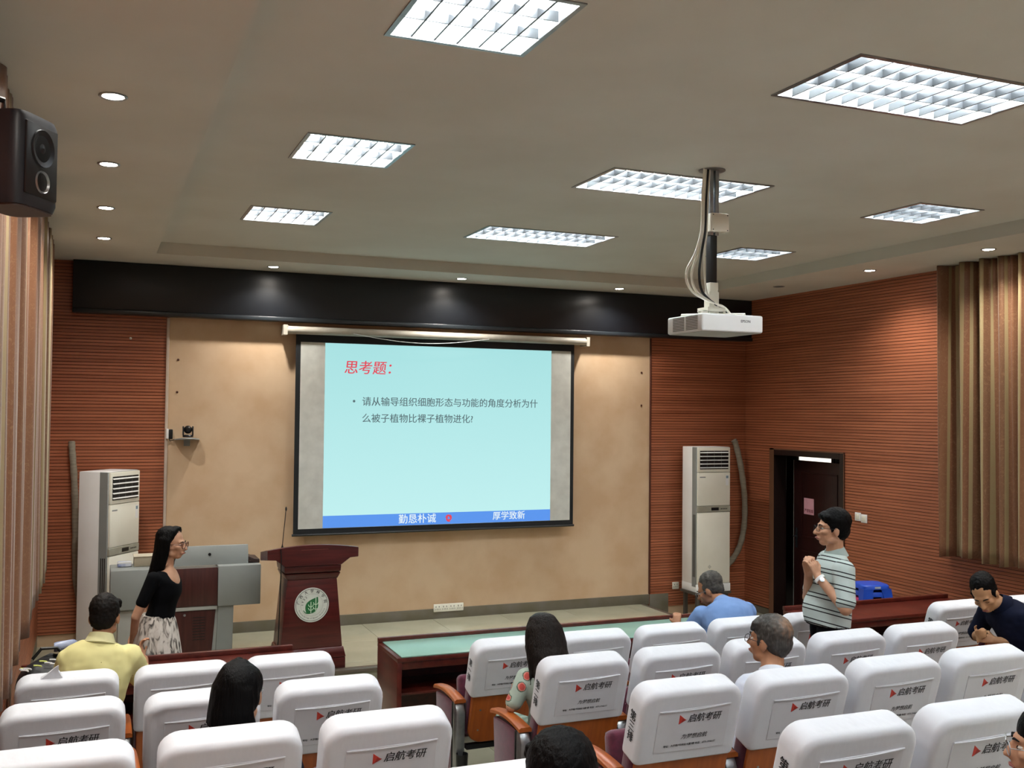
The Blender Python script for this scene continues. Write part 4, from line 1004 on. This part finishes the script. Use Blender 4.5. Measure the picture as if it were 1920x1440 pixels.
def seated_legs(J, fl, f=(0, 1, 0), kz=.50, spread=.10, reach=.44):
    f = Vector(f).normalized(); r_ = f.cross(Vector((0, 0, 1))); p = Vector(J['pelvis'])
    for s_, q in (('l', -1), ('r', 1)):
        h_ = p+r_*q*spread*.9+Vector((0, 0, -.01)); kn = Vector((h_.x, h_.y, fl+kz))+f*reach+r_*q*spread*.3
        J['hp_'+s_] = h_; J['kn_'+s_] = kn; J['an_'+s_] = Vector((kn.x, kn.y, fl+.085))+f*-.02
    J['toe'] = f; J['floor'] = fl; return J
m_navy = mat('navy_cloth', '#10162c', .9, col2='#0c1124', scale=9, bump=.2, bscale=18, spec=.15)
m_blackcloth = mat('black_cloth', '#050609', .9, col2='#08090d', scale=9, spec=.12)
m_shoe = mat('black_leather', '#0c0c0d', .35)
def pattern(name, fn):
    M = bpy.data.materials.new(name); M.use_nodes = True; t = M.node_tree; fn(t, t.nodes['Principled BSDF'], t.links, nd(t, 'ShaderNodeTexCoord')); return M
def ramp(t, stops, src, L, inter='LINEAR'):
    cr = nd(t, 'ShaderNodeValToRGB'); cr.color_ramp.interpolation = inter; e = cr.color_ramp.elements
    e[0].position = stops[0][0]; e[0].color = (*lin(stops[0][1]), 1); e[1].position = stops[1][0]; e[1].color = (*lin(stops[1][1]), 1)
    for p, c in stops[2:]: q = e.new(p); q.color = (*lin(c), 1)
    L.new(src, cr.inputs[0]); return cr

# --- standing woman ----------------------------------------------------------
F1 = V((.93, -.37, 0)); R1 = F1.cross(V((0, 0, 1)))
J = dict(head=(.548, 7.70, 1.485), face=(.93, -.42, -.10), neck=(.515, 7.70, 1.315), pelvis=(.455, 7.70, .90), sh_r=V((.468, 7.70, 1.255))+R1*.145, sh_l=V((.478, 7.70, 1.255))-R1*.145,
         el_r=(.305, 7.57, .995), wr_r=(.29, 7.70, .785), el_l=(.39, 7.95, .99), wr_l=(.29, 7.84, .79), table=[(0, .125, .10), (.2, .118, .09), (.38, .116, .085), (.6, .138, .108), (.8, .148, .095), (.92, .112, .07), (1.0, .052, .05)], limb=.82, hk=.93, neckk=.82, girth=.95, floor=0, toe=F1, curve=(.03, -.01, 0),
         hd_r=((.05, .35, -.9), (.9, 0, 0), 1, .5), hd_l=((0, -.5, -.85), (.9, 0, 0), -1, .5))
for s_, q in (('l', -1), ('r', 1)):
    J['hp_'+s_] = V(J['pelvis'])+R1*q*.08+V((0, 0, -.03)); J['kn_'+s_] = V((.46, 7.70, .48))+R1*q*.075; J['an_'+s_] = V((.44, 7.70, .09))+R1*q*.075
W1, P, ax, k = person('standing woman with long black hair, glasses, black top and printed skirt', J, mat('skin_warm', '#c79a7e', .55, col2='#b98868', scale=10), .007)
long_hair(W1, P, ax, k, .40, 1.04, .085, a0=-14, a1=196, seed=3, front=4, rec=.020)
glasses(W1, P, k, mat('tortoise_frame', '#5a2c18', .35), y=.108, w_=.031, h_=.023, r=.003)
shirt(W1, J, m_blackcloth, .62, .010, .08, .008, False, 'top', .0015, sr=.058, vneck=.13)
b = B(); n = 72; rings = []
for i in range(15):
    t = i/14; z_ = .985-.70*t; rr = .122+.115*t**.62; am = .002+.016*t
    rings.append([V((.452, 7.70, z_))+F1*(rr*.88+am*math.sin(j*2*PI*13/n+.6*math.sin(j*.3)))*math.cos(2*PI*j/n)+R1*(rr+am*math.sin(j*2*PI*13/n))*math.sin(2*PI*j/n) for j in range(n)])
def skirt_mat(t, bs, L, tc):
    mp = nd(t, 'ShaderNodeMapping'); mp.inputs['Scale'].default_value = (1.6, 1.6, .55); L.new(tc.outputs['Object'], mp.inputs[0])
    n1 = nd(t, 'ShaderNodeTexNoise'); n1.inputs['Scale'].default_value = 15; n1.inputs['Detail'].default_value = 3; n1.inputs['Distortion'].default_value = 1.2; L.new(mp.outputs[0], n1.inputs['Vector'])
    cr = ramp(t, [(.36, '#4a4642'), (.62, '#d8d2ca'), (.44, '#8d867e'), (.50, '#c9c2b8')], n1.outputs[0], L); L.new(cr.outputs[0], bs.inputs['Base Color']); bs.inputs['Roughness'].default_value = .8
b.loft(rings).build('skirt', pattern('grey_print', skirt_mat), W1, smooth=60)
shoes(W1, J, m_shoe)

# --- standing man in the striped shirt --------------------------------------------
F7 = V((-.90, .42, 0)).normalized(); R7 = F7.cross(V((0, 0, 1)))
J = dict(head=(4.615, 5.50, 1.695), face=(-.92, .36, .02), neck=(4.64, 5.50, 1.525), pelvis=(4.585, 5.50, 1.04), sh_l=V((4.64, 5.49, 1.435))-R7*.19, sh_r=V((4.635, 5.50, 1.445))+R7*.175,
         el_l=(4.50, 5.23, 1.205), wr_l=(4.43, 5.415, 1.39), el_r=(4.55, 5.66, 1.21), wr_r=(4.435, 5.515, 1.39), limb=1.05, hk=1.02, girth=1.0, belly=.045, floor=.12, toe=F7,
         hd_l=((-.35, .14, .92), (1, .1, .35), -1, .55), hd_r=((-.30, -.14, .93), (1, -.1, .3), 1, .62))
for s_, q in (('l', -1), ('r', 1)):
    J['hp_'+s_] = V(J['pelvis'])+R7*q*.09+V((0, 0, -.04)); J['kn_'+s_] = V((4.60, 5.50, .60))+R7*q*.09; J['an_'+s_] = V((4.60, 5.50, .205))+R7*q*.09
W7, P, ax, k = person('standing man in a grey striped polo shirt with clasped hands and a watch', J, m_skin, .0046, it=5)
short_hair(W7, P, ax, k, vol=.007, fringe=.008, seed=5, rec=.008, fz=.020)
glasses(W7, P, k, m_dkmetal, y=.106, w_=.027, h_=.017, r=.0014)
def stripe_mat(t, bs, L, tc):
    sp = nd(t, 'ShaderNodeSeparateXYZ'); L.new(tc.outputs['Object'], sp.inputs[0])
    ad = nd(t, 'ShaderNodeMath', operation='MULTIPLY_ADD'); ad.inputs[1].default_value = .28; L.new(sp.outputs[0], ad.inputs[0]); L.new(sp.outputs[2], ad.inputs[2])
    mu = nd(t, 'ShaderNodeMath', operation='MULTIPLY'); mu.inputs[1].default_value = 1/.088; L.new(ad.outputs[0], mu.inputs[0])
    fr_ = nd(t, 'ShaderNodeMath', operation='FRACT'); L.new(mu.outputs[0], fr_.inputs[0])
    cr = ramp(t, [(0, '#b3c0bd'), (.30, '#15181b'), (.39, '#b3c0bd'), (.60, '#15181b'), (.69, '#b3c0bd')], fr_.outputs[0], L, 'CONSTANT')
    L.new(cr.outputs[0], bs.inputs['Base Color']); bs.inputs['Roughness'].default_value = .85
m_stripe = pattern('striped_jersey', stripe_mat)
sh7 = shirt(W7, J, m_stripe, .80, .014, .02, .008, True, 'polo_shirt', .004, sr=.068, flare=.006, seed=2)
collar_ring(sh7, J, mat('collar_grey', '#a8b8b4', .85), .066, .036, .5)
trousers(W7, J, m_blackcloth)
torso_b = B(); torso(torso_b, J, .017, .03, .075); torso_b.build('belt', m_shoe, W7, smooth=60)
shoes(W7, J, m_shoe)
wl_ = V(J['wr_l']); d = (wl_-V(J['el_l'])).normalized(); u_ = d.orthogonal().normalized(); v_ = d.cross(u_)
wt = B().lathe(wl_-d*.02, [(.034, -.011), (.037, -.010), (.037, .010), (.034, .011)], 20, (u_, v_, d)).build('watch', m_white, W7, smooth=40)
B().lathe(wl_-d*.02+V((-.35, -.93, .1)).normalized()*.036, [(.001, 0), (.018, 0), (.017, .006), (.001, .007)], 16, (d, V((-.35, -.93, .1)).normalized().cross(d), V((-.35, -.93, .1)).normalized())).build('watch_face', m_alu, wt, smooth=40)

# --- man in the yellow shirt, first row -----------------------------------------------
J = dict(head=(.085, 6.245, 1.27), face=(.25, .95, -.12), neck=(.065, 6.20, 1.145), pelvis=(-.03, 6.22, .54), sh_l=(-.095, 6.19, 1.035), sh_r=(.22, 6.20, 1.035), el_l=(-.15, 6.32, .82), wr_l=(.02, 6.55, .80),
         el_r=(.30, 6.36, .86), wr_r=(.315, 6.56, .93), girth=1.08, limb=1.05, curve=(0, -.05, 0), hd_l=((.5, .8, 0), (.6, -.3, .5), 1, .6), hd_r=((-.25, .35, .9), (0, .6, .3), 1, .8))
seated_legs(J, 0, reach=.42)
W2, P, ax, k = person('seated man in a pale yellow shirt with small dark dots, seen from behind', J, m_skin2)
short_hair(W2, P, ax, k, mat('dark_short_hair', '#0f0c0a', .6, col2='#191411', scale=30, bump=.5, bscale=60, spec=.12), vol=.001, fringe=.01, seed=7)
def dot_mat(base, dot, sc, th):
    def f(t, bs, L, tc):
        vo = nd(t, 'ShaderNodeTexVoronoi'); vo.inputs['Scale'].default_value = sc; L.new(tc.outputs['Object'], vo.inputs['Vector'])
        cr = ramp(t, [(0, dot), (th, base)], vo.outputs[0], L, 'CONSTANT'); L.new(cr.outputs[0], bs.inputs['Base Color']); bs.inputs['Roughness'].default_value = .85
    return f
m_yshirt = pattern('yellow_dotted', dot_mat('#d3cb8e', '#6b5a3c', 17, .085))
s2 = shirt(W2, J, m_yshirt, .85, .014, .05, .009, True, 'shirt', .006, sr=.068, seed=5)
collar_ring(s2, J, mat('collar_yellow', '#d8d2a0', .85), .066, .032, .25)
trousers(W2, J, m_blackcloth); shoes(W2, J, m_shoe)

# --- black bobbed hair and navy shirt, third row -----------------------------------------
J = dict(head=(.565, 4.16, 1.325), face=(.35, .93, -.05), neck=(.575, 4.13, 1.165), pelvis=(.50, 4.17, .78), sh_l=(.41, 4.12, 1.085), sh_r=(.735, 4.13, 1.085), el_l=(.36, 4.25, .86), wr_l=(.48, 4.5, .86), el_r=(.80, 4.22, .84),
         wr_r=(.68, 4.47, .86), limb=1.0, curve=(0, -.03, 0), hd_l=((.4, .9, 0), (.5, -.3, .5), 1, .5), hd_r=((-.4, .9, 0), (-.5, -.3, .5), -1, .5))
seated_legs(J, .24, reach=.42)
W3, P, ax, k = person('seated person with thick black bobbed hair and a navy shirt, seen from behind', J, m_skin)
long_hair(W3, P, ax, k, .165, 1.20, -.03, a0=55, a1=212, seed=8, nst=40, taper=.72)
glasses(W3, P, k, m_alu, y=.108, r=.0018)
shirt(W3, J, m_navy, .85, .014, .05, .009, False, 'shirt', .005, sr=.066, seed=9)
trousers(W3, J, m_blackcloth); shoes(W3, J, m_shoe)

# --- long-haired woman in the floral blouse, second row -----------------------------------
J = dict(head=(2.362, 5.21, 1.205), face=(.05, .95, -.35), neck=(2.37, 5.17, 1.055), pelvis=(2.42, 5.20, .66), sh_l=(2.235, 5.17, .985), sh_r=(2.515, 5.18, .985), el_l=(2.15, 5.16, .84), wr_l=(2.27, 5.38, .85), el_r=(2.60, 5.25, .80),
         wr_r=(2.48, 5.45, .80), table=TF, limb=.85, hk=.96, neckk=.85, curve=(-.01, -.05, 0), hd_l=((.5, .85, 0), (.6, -.3, .5), 1, .5), hd_r=((-.5, .85, 0), (-.6, -.3, .5), -1, .5))
seated_legs(J, .12, reach=.42)
W4, P, ax, k = person('seated woman with long dark hair and a floral blouse, elbow on the armrest', J, m_skin)
long_hair(W4, P, ax, k, .27, 1.24, .015, a0=-10, a1=190, M=mat('brown_black_hair', '#120e0c', .45, col2='#1f1916', scale=18, stretch=(6, 6, .5), bump=.6, bscale=22, bstretch=(8, 8, .5), spec=.14), seed=4, curl=.02)
def floral(t, bs, L, tc):
    vo = nd(t, 'ShaderNodeTexVoronoi'); vo.inputs['Scale'].default_value = 15; vo.inputs['Randomness'].default_value = .9; L.new(tc.outputs['Object'], vo.inputs['Vector'])
    no = nd(t, 'ShaderNodeTexNoise'); no.inputs['Scale'].default_value = 34; L.new(tc.outputs['Object'], no.inputs['Vector'])
    ad = nd(t, 'ShaderNodeMath', operation='MULTIPLY_ADD'); ad.inputs[1].default_value = .35; L.new(no.outputs[0], ad.inputs[0]); L.new(vo.outputs[0], ad.inputs[2])
    cr = ramp(t, [(0, '#b8483f'), (.42, '#cf7d70'), (.50, '#55695a'), (.58, '#a3b3a6')], ad.outputs[0], L, 'CONSTANT')
    L.new(cr.outputs[0], bs.inputs['Base Color']); bs.inputs['Roughness'].default_value = .8
shirt(W4, J, pattern('floral_blouse', floral), .82, .012, .08, .008, False, 'blouse', .004, sr=.062, seed=4)
trousers(W4, J, mat('pale_trousers', '#9db3a6', .85, col2='#5a7568', scale=20)); shoes(W4, J, m_shoe)

# --- balding man, third row ----------------------------------------------------------------
J = dict(head=(3.185, 4.26, 1.315), face=(-.40, .90, .05), headup=(.06, -.12, 1), neck=(3.14, 4.18, 1.16), pelvis=(3.01, 4.17, .78), sh_l=(2.975, 4.17, 1.08), sh_r=(3.30, 4.18, 1.08), el_l=(2.90, 4.28, .86), wr_l=(3.02, 4.52, .86), el_r=(3.36, 4.28, .84),
         wr_r=(3.24, 4.52, .86), hk=1.05, curve=(0, -.03, 0), hd_l=((.4, .9, 0), (.5, -.3, .5), 1, .5), hd_r=((-.4, .9, 0), (-.5, -.3, .5), -1, .5))
seated_legs(J, .24, reach=.42)
W5, P, ax, k = person('seated balding man with grey hair and glasses, seen from behind', J, m_skin2)
hc = P(0, -.075, .075)
def bald(t, bs, L, tc):
    vm = nd(t, 'ShaderNodeVectorMath', operation='DISTANCE'); vm.inputs[1].default_value = hc; L.new(tc.outputs['Object'], vm.inputs[0])
    no = nd(t, 'ShaderNodeTexNoise'); no.inputs['Scale'].default_value = 45; no.inputs['Detail'].default_value = 4; L.new(tc.outputs['Object'], no.inputs['Vector'])
    ad = nd(t, 'ShaderNodeMath', operation='MULTIPLY_ADD'); ad.inputs[1].default_value = .09; L.new(no.outputs[0], ad.inputs[0]); L.new(vm.outputs['Value'], ad.inputs[2])
    cr = ramp(t, [(.05, '#8f6a50'), (.135, '#2d2a26'), (.075, '#7a5c47'), (.105, '#4a4038')], ad.outputs[0], L)
    n2 = nd(t, 'ShaderNodeTexNoise'); n2.inputs['Scale'].default_value = 60; mp = nd(t, 'ShaderNodeMapping'); mp.inputs['Scale'].default_value = (2, 2, .4); L.new(tc.outputs['Object'], mp.inputs[0]); L.new(mp.outputs[0], n2.inputs['Vector'])
    mx = nd(t, 'ShaderNodeMix', data_type='RGBA'); mx.inputs[7].default_value = (*lin('#6f6c66'), 1); r3 = ramp(t, [(.5, '#000000'), (.7, '#999999')], n2.outputs[0], L)
    L.new(r3.outputs[0], mx.inputs[0]); L.new(cr.outputs[0], mx.inputs[6]); L.new(mx.outputs[2], bs.inputs['Base Color']); bs.inputs['Roughness'].default_value = .55
short_hair(W5, P, ax, k, pattern('thinning_grey_hair', bald), vol=.0, fringe=.004, seed=3)
glasses(W5, P, k, m_dkmetal, y=.106, w_=.027, h_=.017, r=.0016)
s5 = shirt(W5, J, mat('white_blue_shirt', '#c8ccd8', .85, col2='#b9c0d0', scale=20), .85, .014, .05, .009, True, 'shirt', .005, sr=.068, seed=12)
collar_ring(s5, J, mat('white_collar', '#cfd3dc', .85), .066, .032, .25)
trousers(W5, J, m_blackcloth); shoes(W5, J, m_shoe)

# --- man in the light blue shirt, first row ---------------------------------------------------
J = dict(head=(4.352, 6.56, 1.125), face=(-.55, .70, -.45), neck=(4.37, 6.43, 1.035), pelvis=(4.25, 6.20, .54), sh_l=(4.215, 6.45, .955), sh_r=(4.515, 6.32, .985), el_l=(4.13, 6.60, .72), wr_l=(4.19, 6.76, .82), el_r=(4.60, 6.50, .78),
         wr_r=(4.40, 6.70, .80), girth=1.05, limb=1.05, curve=(.05, -.08, .12), hd_l=((.3, .5, .75), (-.5, .4, 0), 1, .6), hd_r=((-.7, .6, .2), (-.3, -.3, .8), -1, .5))
seated_legs(J, 0, reach=.40)
W6, P, ax, k = person('man in a light blue shirt hunched over in the first row', J, m_skin2)
short_hair(W6, P, ax, k, mat('cropped_grey_hair', '#2c2a26', .7, col2='#4a463f', scale=40, bump=.4, bscale=80), vol=-.001, fringe=0, seed=6, rec=.012)
glasses(W6, P, k, m_alu, y=.106, w_=.027, h_=.017, r=.0016)
s6 = shirt(W6, J, mat('light_blue_cloth', '#6f8fc0', .85, col2='#6484b6', scale=8, bump=.2, bscale=18), .85, .016, .02, .009, True, 'shirt', .006, sr=.07, seed=15)
collar_ring(s6, J, mat('light_blue_collar', '#7796c6', .85), .066, .032, .3)
trousers(W6, J, m_navy); shoes(W6, J, m_shoe)

# --- man in the navy shirt leaning into the aisle, second row -----------------------------------
J = dict(head=(5.815, 5.34, 1.215), face=(-.68, -.42, -.60), headup=(-.42, .0, .9), neck=(5.92, 5.29, 1.135), pelvis=(6.10, 5.22, .66), sh_l=(5.965, 5.13, 1.06), sh_r=(5.975, 5.45, 1.06), el_l=(6.01, 5.10, .885), wr_l=(5.885, 5.30, .885), el_r=(5.97, 5.56, .86),
         wr_r=(5.87, 5.44, .90), girth=1.05, limb=1.05, hk=1.05, curve=(.06, .0, .07), hipaxis=(.9, .4, 0), hd_l=((-.6, .75, .1), (.3, .3, .8), -1, .7), hd_r=((-.6, -.5, .1), (-.4, .2, .7), 1, .8), shut=True)
seated_legs(J, .12, (-.4, .9, 0), reach=.40)
W8, P, ax, k = person('man in a navy shirt leaning over to write beside the door-side aisle', J, mat('skin_pale_tan', '#bd9069', .55, col2='#ad7f5b', scale=10))
short_hair(W8, P, ax, k, vol=.0, fringe=0, seed=9, rec=.011)
s8 = shirt(W8, J, m_navy, .85, .015, .04, .009, True, 'polo_shirt', .005, sr=.068, seed=19)
collar_ring(s8, J, m_navy, .066, .036, .3)
trousers(W8, J, m_blackcloth); shoes(W8, J, m_shoe)

# --- two heads at the lower edge, fifth row -------------------------------------------------------
J = dict(head=(1.10, 2.32, 1.525), face=(.2, .95, -.15), neck=(1.085, 2.24, 1.37), pelvis=(1.07, 2.13, 1.02), sh_l=(.92, 2.22, 1.29), sh_r=(1.24, 2.22, 1.29), el_l=(.86, 2.35, 1.08), wr_l=(.98, 2.58, 1.08), el_r=(1.30, 2.35, 1.08), wr_r=(1.18, 2.58, 1.08),
         curve=(0, -.03, 0), hd_l=((.4, .9, 0), (.5, -.3, .5), 1, .5), hd_r=((-.4, .9, 0), (-.5, -.3, .5), -1, .5))
seated_legs(J, .48, reach=.42)
W9, P, ax, k = person('dark-haired head low in the lectern aisle, cut off by the lower edge', J, m_skin)
short_hair(W9, P, ax, k, vol=.010, fringe=.02, seed=13)
s9 = shirt(W9, J, m_blackcloth, .85, .014, .05, .01, True, 'shirt', .005, sr=.066, seed=21)
trousers(W9, J, m_navy); shoes(W9, J, m_shoe)
J = dict(head=(2.645, 2.205, 1.475), face=(-.72, .69, -.05), neck=(2.655, 2.15, 1.33), pelvis=(2.46, 2.13, 1.02), sh_l=(2.49, 2.07, 1.25), sh_r=(2.73, 2.24, 1.25), el_l=(2.40, 2.18, 1.06), wr_l=(2.42, 2.42, 1.07), el_r=(2.74, 2.35, 1.06), wr_r=(2.60, 2.55, 1.07),
         table=TF, limb=.85, hk=.96, neckk=.85, curve=(0, -.03, 0), hd_l=((.3, .9, 0), (.5, -.3, .5), 1, .5), hd_r=((-.4, .9, 0), (-.5, -.3, .5), -1, .5))
seated_legs(J, .48, reach=.42)
WA, P, ax, k = person('dark-haired woman with thin metal glasses, cut off by the frame corner', J, m_skin)
long_hair(WA, P, ax, k, .12, 1.0, .03, a0=28, a1=152, M=m_hair, seed=14)
glasses(WA, P, k, m_alu, y=.112, w_=.030, h_=.022, r=.0016)
shirt(WA, J, m_navy, .85, .012, .05, .01, False, 'blouse', .004, sr=.06, seed=23)
trousers(WA, J, m_blackcloth); shoes(WA, J, m_shoe)
bpy.data.scenes.remove(TMP)
